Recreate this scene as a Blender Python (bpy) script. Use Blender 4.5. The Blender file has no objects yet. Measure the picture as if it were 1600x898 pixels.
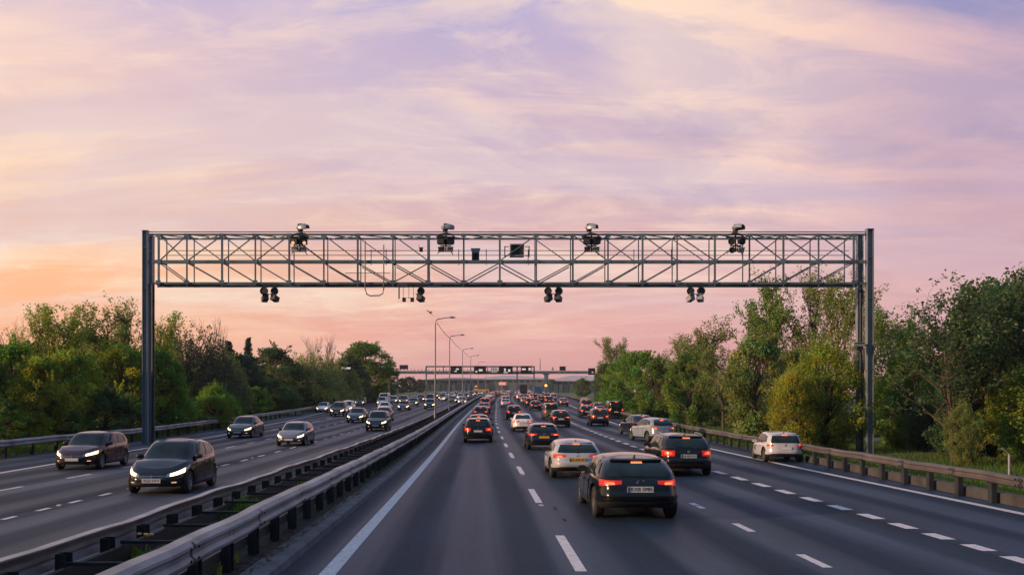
import bpy, math, random
import numpy as np
from mathutils import Vector, Matrix

scene = bpy.context.scene
COL = scene.collection
R = math.radians
rng = np.random.default_rng(11)
random.seed(11)

# ------------------------------------------------------------------ frame of reference
F, VX, VY, CH = 1380.0, 750.0, 630.0, 2.45      # focal length / vanishing point of the near road (photo pixels), eye height

def zr(s):                                        # vertical profile of the motorway: flat, then a gentle climb, then a crest
    g = 0.021
    if s < 25: return 0.0
    if s < 105: return 0.5 * g / 80 * (s - 25) ** 2
    if s < 460: return 0.84 + g * (s - 105)
    if s < 700:
        d = s - 460
        return 8.295 + g * d - 0.5 * g / 240 * d * d
    return 8.295 + g * 120

def cx(s):                                        # the road bends slowly to the right
    if s < 60: return 0.0
    if s < 110: return 0.0002 * (s - 60) ** 2
    if s < 180: return 0.5 + 0.02 * (s - 110)
    if s < 420:
        d = s - 180
        return 1.9 + 0.02 * d + 0.5 * (0.05 / 240) * d * d
    return 1.9 + 0.02 * 240 + 0.025 * 240 + 0.07 * (s - 420)

def head(s): return math.atan((cx(s + 1) - cx(s - 1)) / 2)
def P(u, s, z=0.0): return (u + cx(s), s, zr(s) + z)

def lin(pts):
    xs = [p[0] for p in pts]; ys = [p[1] for p in pts]
    return lambda s: float(np.interp(s, xs, ys))

rail_r = lin([(0, 12.3), (20, 12.4), (36, 13.3), (55, 14.0), (85, 15.4), (115, 16.0), (163, 18.6), (230, 21), (700, 22)])
rail_l = lin([(0, -21.1), (55, -21.2), (88, -22.9), (127, -24.3), (200, -26), (700, -27)])
edge_r = lin([(0, 12.0), (34, 12.1), (48, 12.2), (75, 12.75), (92, 13.2), (163, 15.2), (230, 17), (700, 18)])
edge_l = lin([(0, -16.9), (31, -16.9), (44, -17.7), (62, -18.3), (79, -19.7), (97, -20.8), (127, -22.6), (200, -23.8), (700, -24.5)])

def s_of_y(y):
    lo, hi = 5.0, 330.0
    f = lambda s: VY + F * (CH - zr(s)) / s
    for _ in range(60):
        m = 0.5 * (lo + hi)
        if f(m) > y: lo = m
        else: hi = m
    return lo
def X_at(px, s): return (px - VX) * s / F
def Z_at(py, s): return CH + (VY - py) * s / F    # height above the near road

def smooth(t):
    t = min(1.0, max(0.0, t)); return t * t * (3 - 2 * t)
def gz(x, s):                                     # terrain beside the road
    u = x - cx(s)
    d = u - (rail_r(s) + 0.3)
    if d > 0:
        return zr(s) - 0.65 * smooth(d / 5.0) - 0.03 + 0.25 * smooth((d - 12) / 30)
    d = (rail_l(s) - 0.5) - u
    if d > 0:
        return zr(s) + 0.5 * smooth(d / 5.0) - 0.03
    return zr(s) - 0.1

# ------------------------------------------------------------------ materials
def new_mat(name):
    m = bpy.data.materials.new(name); m.use_nodes = True
    nt = m.node_tree
    b = nt.nodes['Principled BSDF']
    return m, nt, b

def noise_node(nt, scale, detail=4, rough=0.6, coord='Object', mapscale=None):
    tc = nt.nodes.new('ShaderNodeTexCoord')
    n = nt.nodes.new('ShaderNodeTexNoise'); n.inputs['Scale'].default_value = scale
    n.inputs['Detail'].default_value = detail; n.inputs['Roughness'].default_value = rough
    if mapscale:
        mp = nt.nodes.new('ShaderNodeMapping'); mp.inputs['Scale'].default_value = mapscale
        nt.links.new(tc.outputs[coord], mp.inputs[0]); nt.links.new(mp.outputs[0], n.inputs['Vector'])
    else:
        nt.links.new(tc.outputs[coord], n.inputs['Vector'])
    return n

def ramp(nt, src, stops):
    r = nt.nodes.new('ShaderNodeValToRGB')
    el = r.color_ramp.elements
    while len(el) < len(stops): el.new(0.5)
    for e, (p, c) in zip(el, stops):
        e.position = p
        e.color = (c, c, c, 1) if not hasattr(c, '__len__') else (*c, 1)
    nt.links.new(src, r.inputs[0]); return r

def mixc(nt, fac, a, b, mode='MIX'):
    m = nt.nodes.new('ShaderNodeMix'); m.data_type = 'RGBA'; m.blend_type = mode
    for sock, v in ((m.inputs[0], fac), (m.inputs[6], a), (m.inputs[7], b)):
        if hasattr(v, 'is_output'): nt.links.new(v, sock)
        elif hasattr(v, '__len__'): sock.default_value = (*v, 1)
        else: sock.default_value = v
    return m.outputs[2]

def bump(nt, b, src, strength, dist=0.02):
    n = nt.nodes.new('ShaderNodeBump'); n.inputs['Strength'].default_value = strength
    n.inputs['Distance'].default_value = dist
    nt.links.new(src, n.inputs['Height']); nt.links.new(n.outputs[0], b.inputs['Normal'])

def simple(name, col, rough=0.5, metal=0.0, var=0.25, nscale=3.0, bmp=0.0, coat=0.0, spec=0.5):
    m, nt, b = new_mat(name)
    n = noise_node(nt, nscale, 5)
    lo = tuple(c * (1 - var) for c in col); hi = tuple(min(1, c * (1 + var)) for c in col)
    r = ramp(nt, n.outputs[0], [(0.3, lo), (0.7, hi)])
    nt.links.new(r.outputs[0], b.inputs['Base Color'])
    b.inputs['Roughness'].default_value = rough; b.inputs['Metallic'].default_value = metal
    b.inputs['Coat Weight'].default_value = coat; b.inputs['Coat Roughness'].default_value = 0.05
    b.inputs['Specular IOR Level'].default_value = spec
    if bmp:
        n2 = noise_node(nt, nscale * 12, 3); bump(nt, b, n2.outputs[0], bmp)
    return m

def emit(name, col, strength, base=(0.1, 0.1, 0.1)):
    m, nt, b = new_mat(name)
    b.inputs['Base Color'].default_value = (*base, 1)
    b.inputs['Emission Color'].default_value = (*col, 1)
    b.inputs['Emission Strength'].default_value = strength
    b.inputs['Roughness'].default_value = 0.2
    return m

M = {}
def build_mats():
    # asphalt: wheel tracks worn along the lanes, aggregate grain, patches and drips
    def asphalt(name, a, b_, c, track):
        m, nt, b = new_mat(name)
        streak = noise_node(nt, 1.0, 5, 0.55, mapscale=(1.1, 0.012, 1))
        patch = noise_node(nt, 0.22, 4, 0.6, mapscale=(1.5, 0.35, 1))
        grain = noise_node(nt, 28, 2, 0.7)
        fine = noise_node(nt, 6, 6, 0.75, mapscale=(1, 0.6, 1))
        r1 = ramp(nt, streak.outputs[0], [(0.36, a), (0.5, b_), (0.64, c)])
        r2 = ramp(nt, patch.outputs[0], [(0.36, 0.66), (0.5, 0.95), (0.66, 1.2)])
        r3 = ramp(nt, grain.outputs[0], [(0.32, 0.55), (0.5, 1.0), (0.7, 1.5)])
        r4 = ramp(nt, fine.outputs[0], [(0.3, 0.8), (0.7, 1.2)])
        o = mixc(nt, 1.0, r1.outputs[0], r2.outputs[0], 'MULTIPLY')
        o = mixc(nt, 1.0, o, r3.outputs[0], 'MULTIPLY')
        o = mixc(nt, 1.0, o, r4.outputs[0], 'MULTIPLY')
        nt.links.new(o, b.inputs['Base Color'])
        at = nt.nodes.new('ShaderNodeAttribute'); at.attribute_name = 'lateral'
        wob = nt.nodes.new('ShaderNodeMath'); wob.operation = 'MULTIPLY_ADD'; nt.links.new(streak.outputs[0], wob.inputs[0]); wob.inputs[1].default_value = 1.3; nt.links.new(at.outputs['Fac'], wob.inputs[2])
        f_ = nt.nodes.new('ShaderNodeMath'); f_.operation = 'MULTIPLY'; nt.links.new(wob.outputs[0], f_.inputs[0]); f_.inputs[1].default_value = 2 * math.pi / 1.84
        sn = nt.nodes.new('ShaderNodeMath'); sn.operation = 'SINE'; nt.links.new(f_.outputs[0], sn.inputs[0])
        hb = nt.nodes.new('ShaderNodeMapRange'); nt.links.new(sn.outputs[0], hb.inputs[0]); hb.inputs[1].default_value = -1; hb.inputs[2].default_value = 1
        r5 = ramp(nt, hb.outputs[0], [(0.1, 1 - track), (0.9, 1 + track)])
        o = mixc(nt, 1.0, o, r5.outputs[0], 'MULTIPLY'); nt.links.new(o, b.inputs['Base Color'])
        rr = ramp(nt, hb.outputs[0], [(0.2, 0.74), (0.8, 0.52)])
        nt.links.new(rr.outputs[0], b.inputs['Roughness'])
        b.inputs['Specular IOR Level'].default_value = 0.18
        bump(nt, b, grain.outputs[0], 0.35, 0.01)
        return m
    M['asphalt'] = asphalt('asphalt', (0.012, 0.031, 0.057), (0.018, 0.041, 0.072), (0.029, 0.054, 0.089), 0.2)
    M['asphalt_l'] = asphalt('asphalt_worn_sheen', (0.028, 0.041, 0.062), (0.04, 0.056, 0.08), (0.06, 0.075, 0.1), 0.3)  # sky sheen on the left lanes put into a paler base; tracks are wear
    M['tar'] = simple('tar_seal', (0.01, 0.014, 0.02), 0.9, var=0.3, nscale=3, spec=0.1)
    M['patch'] = simple('asphalt_patch', (0.018, 0.032, 0.052), 0.9, var=0.4, nscale=14, bmp=0.4, spec=0.12)
    # worn road paint
    m, nt, b = new_mat('road_paint')
    n = noise_node(nt, 9, 6, 0.75); n2 = noise_node(nt, 45, 2, 0.6)
    r1 = ramp(nt, n.outputs[0], [(0.33, (0.3, 0.3, 0.33)), (0.47, (0.62, 0.61, 0.63)), (0.75, (0.8, 0.79, 0.79))])
    r2 = ramp(nt, n2.outputs[0], [(0.28, 0.55), (0.42, 1.0)])
    nt.links.new(mixc(nt, 1.0, r1.outputs[0], r2.outputs[0], 'MULTIPLY'), b.inputs['Base Color'])
    b.inputs['Roughness'].default_value = 0.6
    M['paint_w'] = m
    M['concrete'] = simple('weathered_concrete', (0.1, 0.108, 0.125), 0.85, var=0.45, nscale=1.7, bmp=0.5)
    M['upstand'] = simple('stained_concrete', (0.05, 0.052, 0.06), 0.9, var=0.45, nscale=1.4, bmp=0.5)
    M['soil'] = simple('median_soil', (0.022, 0.026, 0.026), 0.95, var=0.6, nscale=2.5, bmp=0.8)
    M['verge'] = simple('grass_ground', (0.05, 0.1, 0.03), 0.95, var=0.55, nscale=0.7, bmp=0.8)
    M['galv'] = simple('galvanised_steel', (0.3, 0.32, 0.36), 0.5, 0.45, var=0.3, nscale=1.2, bmp=0.1)
    M['galv_top'] = simple('galvanised_rail', (0.27, 0.275, 0.295), 0.55, 0.25, var=0.5, nscale=0.8, bmp=0.12)
    M['rail_rust'] = simple('dusty_rail', (0.11, 0.1, 0.105), 0.6, 0.2, var=0.35, nscale=0.9, bmp=0.12)
    M['darksteel'] = simple('dark_steel', (0.026, 0.034, 0.042), 0.6, 0.3, var=0.4, nscale=2.0)
    M['gantry'] = simple('gantry_steel', (0.12, 0.175, 0.215), 0.5, 0.15, var=0.42, nscale=0.9)
    M['column'] = simple('gantry_column_steel', (0.19, 0.235, 0.29), 0.5, 0.3, var=0.22, nscale=0.6)
    M['camblack'] = simple('camera_black', (0.028, 0.033, 0.04), 0.45, 0.0, var=0.3)
    M['camgrey'] = simple('camera_grey', (0.3, 0.34, 0.38), 0.4, 0.2, var=0.2)
    M['lens'] = simple('lens_glass', (0.01, 0.012, 0.018), 0.05, 0.0, var=0.1)
    M['signblack'] = simple('sign_black', (0.012, 0.015, 0.02), 0.5, var=0.3)
    M['teal'] = simple('teal_panel', (0.075, 0.12, 0.14), 0.7, var=0.3, nscale=0.4)
    M['tealdark'] = simple('dark_teal_panel', (0.05, 0.085, 0.105), 0.7, var=0.3, nscale=0.4)
    M['pinkroof'] = simple('pale_roof', (0.5, 0.42, 0.42), 0.6, var=0.1, nscale=0.2)
    M['greywall'] = simple('grey_wall', (0.16, 0.18, 0.2), 0.8, var=0.2, nscale=0.3)
    M['blackp'] = simple('black_plastic', (0.012, 0.013, 0.015), 0.55, var=0.2)
    M['tyre'] = simple('tyre_rubber', (0.012, 0.012, 0.013), 0.8, var=0.3, nscale=8)
    M['rim'] = simple('alloy_rim', (0.35, 0.36, 0.38), 0.3, 0.8, var=0.15)
    M['chrome'] = simple('chrome', (0.7, 0.7, 0.72), 0.15, 0.9, var=0.05)
    M['red_lens'] = emit('red_lens', (0.85, 0.03, 0.015), 0.42, (0.3, 0.01, 0.008))
    M['clear_lens'] = simple('lamp_housing', (0.35, 0.33, 0.32), 0.12, 0.4, var=0.1, coat=0.5)
    M['plate_w'] = simple('plate_white', (0.62, 0.64, 0.66), 0.4, var=0.06)
    M['plate_y'] = simple('plate_yellow', (0.75, 0.4, 0.03), 0.4, var=0.06)
    M['plate_blue'] = simple('plate_blue', (0.02, 0.06, 0.25), 0.4, var=0.06)
    M['ink'] = simple('lettering_ink', (0.015, 0.015, 0.02), 0.5, var=0.1)
    M['bird'] = simple('bird_feather', (0.03, 0.03, 0.035), 0.8, var=0.3)
    M['orange'] = simple('orange_reflector', (0.8, 0.13, 0.04), 0.4, var=0.2)
    M['lorryblue'] = simple('lorry_blue', (0.04, 0.1, 0.22), 0.4, var=0.15)
    M['whitep'] = simple('white_panel', (0.65, 0.66, 0.68), 0.35, var=0.08)
    M['yellowp'] = simple('yellow_paint', (0.75, 0.38, 0.03), 0.4, var=0.15)
    M['bark'] = simple('bark', (0.07, 0.055, 0.045), 0.9, var=0.5, nscale=4, bmp=0.5)
    M['barkpale'] = simple('pale_bark', (0.14, 0.115, 0.1), 0.9, var=0.4, nscale=4, bmp=0.5)
    M['tail_on'] = emit('tail_lamp_lit', (1.0, 0.09, 0.03), 1.3, (0.3, 0.01, 0.01))
    M['tail_core'] = emit('brake_lamp_lit', (1.0, 0.17, 0.05), 2.4, (0.3, 0.01, 0.01))
    M['amber_on'] = emit('amber_lamp_lit', (1.0, 0.33, 0.05), 3.0)
    M['head_on'] = emit('head_lamp_lit', (1.0, 0.66, 0.34), 4.5)
    M['warm_on'] = emit('fog_lamp_lit', (1.0, 0.5, 0.28), 1.0)
    M['signlit'] = emit('sign_lit', (1.0, 0.36, 0.24), 0.8)
    M['signwhite'] = emit('matrix_lit', (0.9, 0.8, 0.75), 0.7)
    # car paint takes its colour from the object
    m, nt, b = new_mat('car_paint')
    oi = nt.nodes.new('ShaderNodeObjectInfo')
    n = noise_node(nt, 2.2, 5); r = ramp(nt, n.outputs[0], [(0.3, 0.86), (0.7, 1.08)])
    nt.links.new(mixc(nt, 1.0, oi.outputs['Color'], r.outputs[0], 'MULTIPLY'), b.inputs['Base Color'])
    b.inputs['Metallic'].default_value = 0.15; b.inputs['Specular IOR Level'].default_value = 0.22
    n3 = noise_node(nt, 5, 5); rr = ramp(nt, n3.outputs[0], [(0.35, 0.12), (0.7, 0.22)])
    nt.links.new(rr.outputs[0], b.inputs['Roughness'])
    b.inputs['Coat Weight'].default_value = 0.65; b.inputs['Coat Roughness'].default_value = 0.03
    M['carpaint'] = m
    # dark car glass: opaque, the dimness of the cabin put into its colour, mirror-like at grazing angles
    m, nt, b = new_mat('car_glass')
    n = noise_node(nt, 1.1, 3); r = ramp(nt, n.outputs[0], [(0.35, (0.006, 0.012, 0.016)), (0.7, (0.02, 0.042, 0.05))])
    nt.links.new(r.outputs[0], b.inputs['Base Color'])
    b.inputs['Roughness'].default_value = 0.04; b.inputs['IOR'].default_value = 1.4
    b.inputs['Coat Weight'].default_value = 0.0
    M['glass'] = m
    # foliage
    m, nt, b = new_mat('foliage')
    at = nt.nodes.new('ShaderNodeAttribute'); at.attribute_name = 'tint'
    oi = nt.nodes.new('ShaderNodeObjectInfo')
    o = mixc(nt, 1.0, oi.outputs['Color'], at.outputs['Color'], 'MULTIPLY')
    nt.links.new(o, b.inputs['Base Color'])
    b.inputs['Roughness'].default_value = 0.55; b.inputs['Specular IOR Level'].default_value = 0.3
    tr = nt.nodes.new('ShaderNodeBsdfTranslucent')
    nt.links.new(mixc(nt, 1.0, o, (1.25, 1.3, 0.6), 'MULTIPLY'), tr.inputs[0])
    ms = nt.nodes.new('ShaderNodeMixShader'); ms.inputs[0].default_value = 0.5
    nt.links.new(b.outputs[0], ms.inputs[1]); nt.links.new(tr.outputs[0], ms.inputs[2])
    nt.links.new(ms.outputs[0], nt.nodes['Material Output'].inputs['Surface'])
    M['leaf'] = m
build_mats()

# ------------------------------------------------------------------ object helpers
def tag(o, label=None, cat=None, group=None, kind=None):
    if label: o['label'] = label
    if cat: o['category'] = cat
    if group: o['group'] = group
    if kind: o['kind'] = kind
    return o
def empty(name, loc=(0, 0, 0), rz=0.0):
    o = bpy.data.objects.new(name, None); COL.objects.link(o)
    o.location = loc; o.rotation_euler = (0, 0, rz); o.empty_display_size = 0.2
    return o
def link_mesh(name, me, parent=None):
    o = bpy.data.objects.new(name, me); COL.objects.link(o)
    if parent: o.parent = parent
    return o
def copy_tree(o, parent=None):
    c = o.copy(); COL.objects.link(c)
    if parent: c.parent = parent
    for ch in o.children: copy_tree(ch, c)
    return c

class MB:
    def __init__(self): self.v = []; self.f = []; self.m = []
    def add(self, vs, fs, mi=0):
        b = len(self.v); self.v += [tuple(map(float, p)) for p in vs]
        self.f += [tuple(b + i for i in q) for q in fs]; self.m += [mi] * len(fs)
        return self
    def box(self, c, size, rz=0.0, mi=0, mat=None):
        hx, hy, hz = (d / 2 for d in size)
        m = mat or Matrix.Rotation(rz, 3, 'Z')
        vs = [Vector(c) + m @ Vector((x * hx, y * hy, z * hz)) for x in (-1, 1) for y in (-1, 1) for z in (-1, 1)]
        return self.add(vs, [(0, 1, 3, 2), (4, 6, 7, 5), (0, 4, 5, 1), (2, 3, 7, 6), (0, 2, 6, 4), (1, 5, 7, 3)], mi)
    def beam(self, p, q, w, h, mi=0, up=(0, 0, 1)):
        p, q = Vector(p), Vector(q); d = (q - p)
        L = d.length; d.normalize(); up = Vector(up)
        if abs(d.dot(up)) > 0.99: up = Vector((0, 1, 0))
        a = d.cross(up).normalized(); b = a.cross(d).normalized()
        mm = Matrix((a, d, b)).transposed()
        return self.box((p + q) / 2, (w, L, h), mi=mi, mat=mm)
    def tube(self, pts, r, n=8, mi=0, cap=True):
        pts = [Vector(p) for p in pts]; rs = r if hasattr(r, '__len__') else [r] * len(pts)
        vs = []; 
        ref = Vector((0, 0, 1))
        for i, p in enumerate(pts):
            d = (pts[min(i + 1, len(pts) - 1)] - pts[max(i - 1, 0)]).normalized()
            rf = ref if abs(d.dot(ref)) < 0.95 else Vector((0, 1, 0))
            a = d.cross(rf).normalized(); b = a.cross(d)
            vs += [p + (a * math.cos(t) + b * math.sin(t)) * rs[i] for t in [2 * math.pi * k / n for k in range(n)]]
        fs = [(i * n + k, i * n + (k + 1) % n, (i + 1) * n + (k + 1) % n, (i + 1) * n + k) for i in range(len(pts) - 1) for k in range(n)]
        if cap: fs += [tuple(range(n))[::-1], tuple((len(pts) - 1) * n + k for k in range(n))]
        return self.add(vs, fs, mi)
    def lathe(self, prof, axis='Z', n=24, c=(0, 0, 0), mi=0):   # prof: (radius, offset along axis)
        vs = []
        for r, h in prof:
            for k in range(n):
                t = 2 * math.pi * k / n; a, b = r * math.cos(t), r * math.sin(t)
                v = {'Z': (a, b, h), 'X': (h, a, b), 'Y': (a, h, b)}[axis]
                vs.append((v[0] + c[0], v[1] + c[1], v[2] + c[2]))
        fs = [(i * n + k, i * n + (k + 1) % n, (i + 1) * n + (k + 1) % n, (i + 1) * n + k) for i in range(len(prof) - 1) for k in range(n)]
        return self.add(vs, fs, mi)
    def prism(self, poly, c, depth, mi=0, axis='Y'):             # polygon (a,b) in the XZ plane, extruded along Y
        n = len(poly)
        vs = [(c[0] + a, c[1] - depth / 2, c[2] + b) for a, b in poly] + [(c[0] + a, c[1] + depth / 2, c[2] + b) for a, b in poly]
        fs = [tuple(range(n)), tuple(range(2 * n - 1, n - 1, -1))] + [(i, i + n, (i + 1) % n + n, (i + 1) % n) for i in range(n)]
        return self.add(vs, fs, mi)
    def strip(self, rows, mi=0, close=False):                    # rows of equally many points
        n = len(rows[0]); vs = [p for r in rows for p in r]
        fs = [(i * n + k, i * n + k + 1, (i + 1) * n + k + 1, (i + 1) * n + k) for i in range(len(rows) - 1) for k in range(n - 1)]
        return self.add(vs, fs, mi)
    def mesh(self, name, mats, smooth_angle=None):
        me = bpy.data.meshes.new(name); me.from_pydata(self.v, [], self.f)
        for m in (mats if isinstance(mats, (list, tuple)) else [mats]): me.materials.append(m)
        if len(set(self.m)) > 1: me.polygons.foreach_set('material_index', self.m)
        me.validate(); 
        import bmesh
        bm = bmesh.new(); bm.from_mesh(me); bmesh.ops.recalc_face_normals(bm, faces=bm.faces); bm.to_mesh(me); bm.free()
        if smooth_angle is not None:
            me.polygons.foreach_set('use_smooth', [True] * len(me.polygons))
            me.set_sharp_from_angle(angle=R(smooth_angle))
        me.update(); return me
    def build(self, name, mats, parent=None, smooth_angle=None):
        return link_mesh(name, self.mesh(name, mats, smooth_angle), parent)

def text_mesh(body, size, mat, name='lettering'):
    cu = bpy.data.curves.new('tmp_text', 'FONT'); cu.body = body; cu.size = size
    cu.align_x = 'CENTER'; cu.align_y = 'CENTER'; cu.extrude = 0.002
    o = bpy.data.objects.new('tmp_text', cu); COL.objects.link(o)
    dg = bpy.context.evaluated_depsgraph_get()
    me = bpy.data.meshes.new_from_object(o.evaluated_get(dg)); me.name = name
    bpy.data.objects.remove(o); bpy.data.curves.remove(cu)
    me.materials.clear(); me.materials.append(mat)
    return me
# ------------------------------------------------------------------ setting: ground, carriageways, markings
def stations(a, b):
    out = []; s = a
    while s < b:
        out.append(s); s += 2.0 if s < 120 else (5 if s < 300 else 14)
    out.append(b); return out

def ground():
    mb = MB(); rows = []
    for s in [-60, -20, -5, 0] + stations(4, 760)[0:] + [900, 1200, 1560]:
        c = cx(s); ss = max(s, 0)
        L, Rr = rail_l(ss) - 0.5, rail_r(ss) + 0.3
        cols = [-960, -400, -150, -70] + [L - d for d in (30, 15, 8, 5, 3.5, 2, 1, 0.3)] + [L + 1, -5, 0, 5, Rr - 0.6] + [Rr + d for d in (0.15, 1, 2, 3, 4, 5, 7, 10, 16, 28)] + [75, 160, 420, 960]
        row = []
        for u in cols:
            x = u + c; z = gz(x, ss)
            if abs(u) > 60: z = gz(c + math.copysign(60, u), ss)
            if u > Rr + 1 or u < L - 1: z += 0.12 * math.sin(x * 1.3 + s * 0.7) * math.sin(s * 0.37 + x * 0.2)
            row.append((x, s, z))
        rows.append(row)
    mb.strip(rows)
    o = mb.build('ground', M['verge'], smooth_angle=60); tag(o, kind='structure')
ground()

def ribbon(name, fa, fb, a, b, z, mat, n=2, kind='structure'):
    mb = MB(); rows = []
    for s in stations(a, b):
        ua = fa(s) if callable(fa) else fa; ub = fb(s) if callable(fb) else fb
        rows.append([P(ua + (ub - ua) * k / (n - 1), s, z) for k in range(n)])
    mb.strip(rows); o = mb.build(name, mat); tag(o, kind=kind)
    at = o.data.attributes.new('lateral', 'FLOAT', 'POINT'); vals = []
    for s in stations(a, b):
        ua = fa(s) if callable(fa) else fa; ub = fb(s) if callable(fb) else fb
        vals += [ua + (ub - ua) * k / (n - 1) for k in range(n)]
    if len(vals) == len(o.data.vertices): at.data.foreach_set('value', vals)
    return o
ribbon('carriageway_right', -2.95, lambda s: rail_r(s) + 0.42, -6, 720, 0.0, M['asphalt'], 8)
ribbon('carriageway_left', lambda s: rail_l(s) - 0.55, -5.55, -6, 720, 0.0, M['asphalt_l'], 8)

# raised central reserve with kerbs on both sides
mb = MB(); rows = []
for s in stations(-6, 720):
    rows.append([P(u, s, z) for u, z in ((-5.62, -0.03), (-5.6, 0.12), (-5.48, 0.14), (-5.3, 0.13), (-4.2, 0.16 + 0.03 * math.sin(s * 2.1)), (-3.25, 0.12))])
mb.strip(rows); tag(mb.build('central_reserve', M['soil'], smooth_angle=40), kind='structure')
mb = MB(); rows = []
for s in stations(-6, 720):
    rows.append([P(u, s, z) for u, z in ((-3.3, 0.05), (-3.28, 0.125), (-2.95, 0.13), (-2.9, 0.11), (-2.87, -0.03))])
mb.strip(rows); tag(mb.build('kerb', M['concrete'], smooth_angle=25), kind='structure')

def line(name, f, a, b, w, dash=None, gap=None, phase=0.0, z=0.004):
    mb = MB(); s = a + phase
    if not dash:
        rows = []
        for q in stations(a, b):
            ww = w
            rows.append([P(f(q) - ww / 2, q, z), P(f(q) + ww / 2, q, z)])
        mb.strip(rows)
    else:
        while s < b:
            if dash == 'grow': per = min(3.0, 0.085 * s); dl, gp = per * 0.55, per * 0.45
            elif dash == 'short': per = min(3.4, 0.08 * s); dl, gp = per * 0.36, per * 0.64
            else: dl, gp = dash, gap
            e = s + dl
            j = 0.012 * math.sin(s * 3.1)
            mb.strip([[P(f(q) - w / 2 + j, q, z), P(f(q) + w / 2 + j, q, z)] for q in (s, (s + e) / 2, e)])
            s += dl + gp
    o = mb.build(name, M['paint_w']); tag(o, kind='structure'); return o
k = lambda v: (lambda s: v)
line('edge_marking', k(-2.19), -5, 700, 0.24)
line('edge_marking', edge_r, -5, 700, 0.24)
line('edge_marking', edge_l, -5, 700, 0.22)
line('lane_marking', k(1.47), 0, 420, 0.17, 3.5, 5.4, 4.0)
line('lane_marking', k(5.2), 0, 420, 0.15, 1.15, 2.55, 2.1)
line('lane_marking', lin([(0, 8.45), (48, 8.5), (100, 9.2), (163, 10.5), (700, 12)]), 9.0, 300, 0.27, 'grow', 0.0)
line('lane_marking', k(-10.1), 8.0, 420, 0.13, 'short', 0.0)
line('lane_marking', lin([(0, -13.4), (45, -13.6), (97, -14.2), (700, -14.8)]), 0, 420, 0.14, 1.8, 2.8, 1.3)
line('lane_marking', lin([(70, -17.0), (97, -17.4), (127, -18.6), (700, -19.4)]), 72, 420, 0.18, 4.5, 4.5)
# tar seams between the paved lanes and old patches
def seam(f, w, a, b):
    mb = MB(); rows = []
    for q in np.arange(a, b, 0.7):
        j = 0.008 * math.sin(q * 1.7) + 0.006 * math.sin(q * 4.3); ww = w * (0.7 + 0.5 * math.sin(q * 0.9 + w * 50) ** 2)
        rows.append([P(f(q) + j - ww / 2, q, 0.0025), P(f(q) + j + ww / 2, q, 0.0025)])
    mb.strip(rows); tag(mb.build('tar_seam', M['tar']), kind='structure')
for f, w in ((lambda s: edge_r(s) + 0.32, 0.05), (k(-10.35), 0.03)): seam(f, w, 5, 90)
g_ = np.random.default_rng(31)
def stain(u, s, ru, rs):
    mb = MB(); n = 22; mb.add([P(u + ru * (0.75 + 0.4 * g_.uniform()) * math.cos(2 * math.pi * i / n), s + rs * (0.75 + 0.4 * g_.uniform()) * math.sin(2 * math.pi * i / n), 0.003) for i in range(n)], [tuple(range(n))])
    tag(mb.build('tar_patch', M['tar'] if g_.uniform() < .4 else M['patch']), kind='structure')
for u, s, ru, rs in ((1.78, 18.6, .035, .25), (1.76, 20.6, .03, .3)): stain(u, s, ru, rs)
# cat's-eye studs between the dashes
for f, lab in ((k(1.47), 'right'), (k(5.2), 'right'), (k(-10.1), 'left')):
    mb = MB()
    s = 3.2
    while s < 130:
        p = P(f(s), s, 0.012); mb.box(p, (0.1, 0.1, 0.024)); s += 9.0
    tag(mb.build('road_stud', M['paint_w']), kind='structure')

# ------------------------------------------------------------------ crash barriers
W_PROF = [(0.0, -0.155), (0.035, -0.14), (0.075, -0.105), (0.08, -0.07), (0.03, -0.025), (0.03, 0.025), (0.08, 0.07), (0.075, 0.105), (0.035, 0.14), (-0.035, 0.158)]
def rail_beam(parent, fu, side, a, b, zc, mat, lip=0.1, name='rail', hk=1.0):
    prof = [(d, h * hk) for d, h in W_PROF[:-1] + [(0.02, 0.158), (-lip, 0.165), (-lip, 0.15)]]
    rows = []; 
    s = a; k_ = 0
    while s < b:
        ds = 0.8 if s < 60 else (2.5 if s < 150 else 8)
        jog = 0.012 * math.sin(s * 0.9) + 0.01 * math.sin(s * 2.3 + 1)
        lap = 0.014 if (s % 3.2) < 0.8 and s < 60 else 0.0
        rows.append([P(fu(s) + side * (d + lap + jog * 0.6), s, zc + h + jog) for d, h in prof]); s += ds
    mb = MB(); mb.strip(rows)
    o = mb.build(name, mat, parent, smooth_angle=35)
    return o
def posts(parent, fu, side, a, step, n, ztop, mat, z0=0.0, size=(0.12, 0.16)):
    s = a; extra = MB(); i = 0
    while s < 260:
        p = P(fu(s) - side * 0.09, s, 0)
        mb = MB() if i < n else extra
        h = ztop - z0
        x, y, z = p; w, d = size
        # C-section post: web plus two flanges
        mb.box((x, y, z + z0 + h / 2), (w * 0.2, d, h)); mb.box((x + w * 0.45, y - d / 2 - 0.008, z + z0 + h / 2), (w, 0.014, h)); mb.box((x + w * 0.45, y + d / 2 + 0.008, z + z0 + h / 2), (w, 0.014, h))
        if i < n: mb.build('post', mat, parent)
        s += step if s < 100 else step * 2; i += 1
    if extra.v: tag(extra.build('post', mat, parent), kind='stuff')

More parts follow.
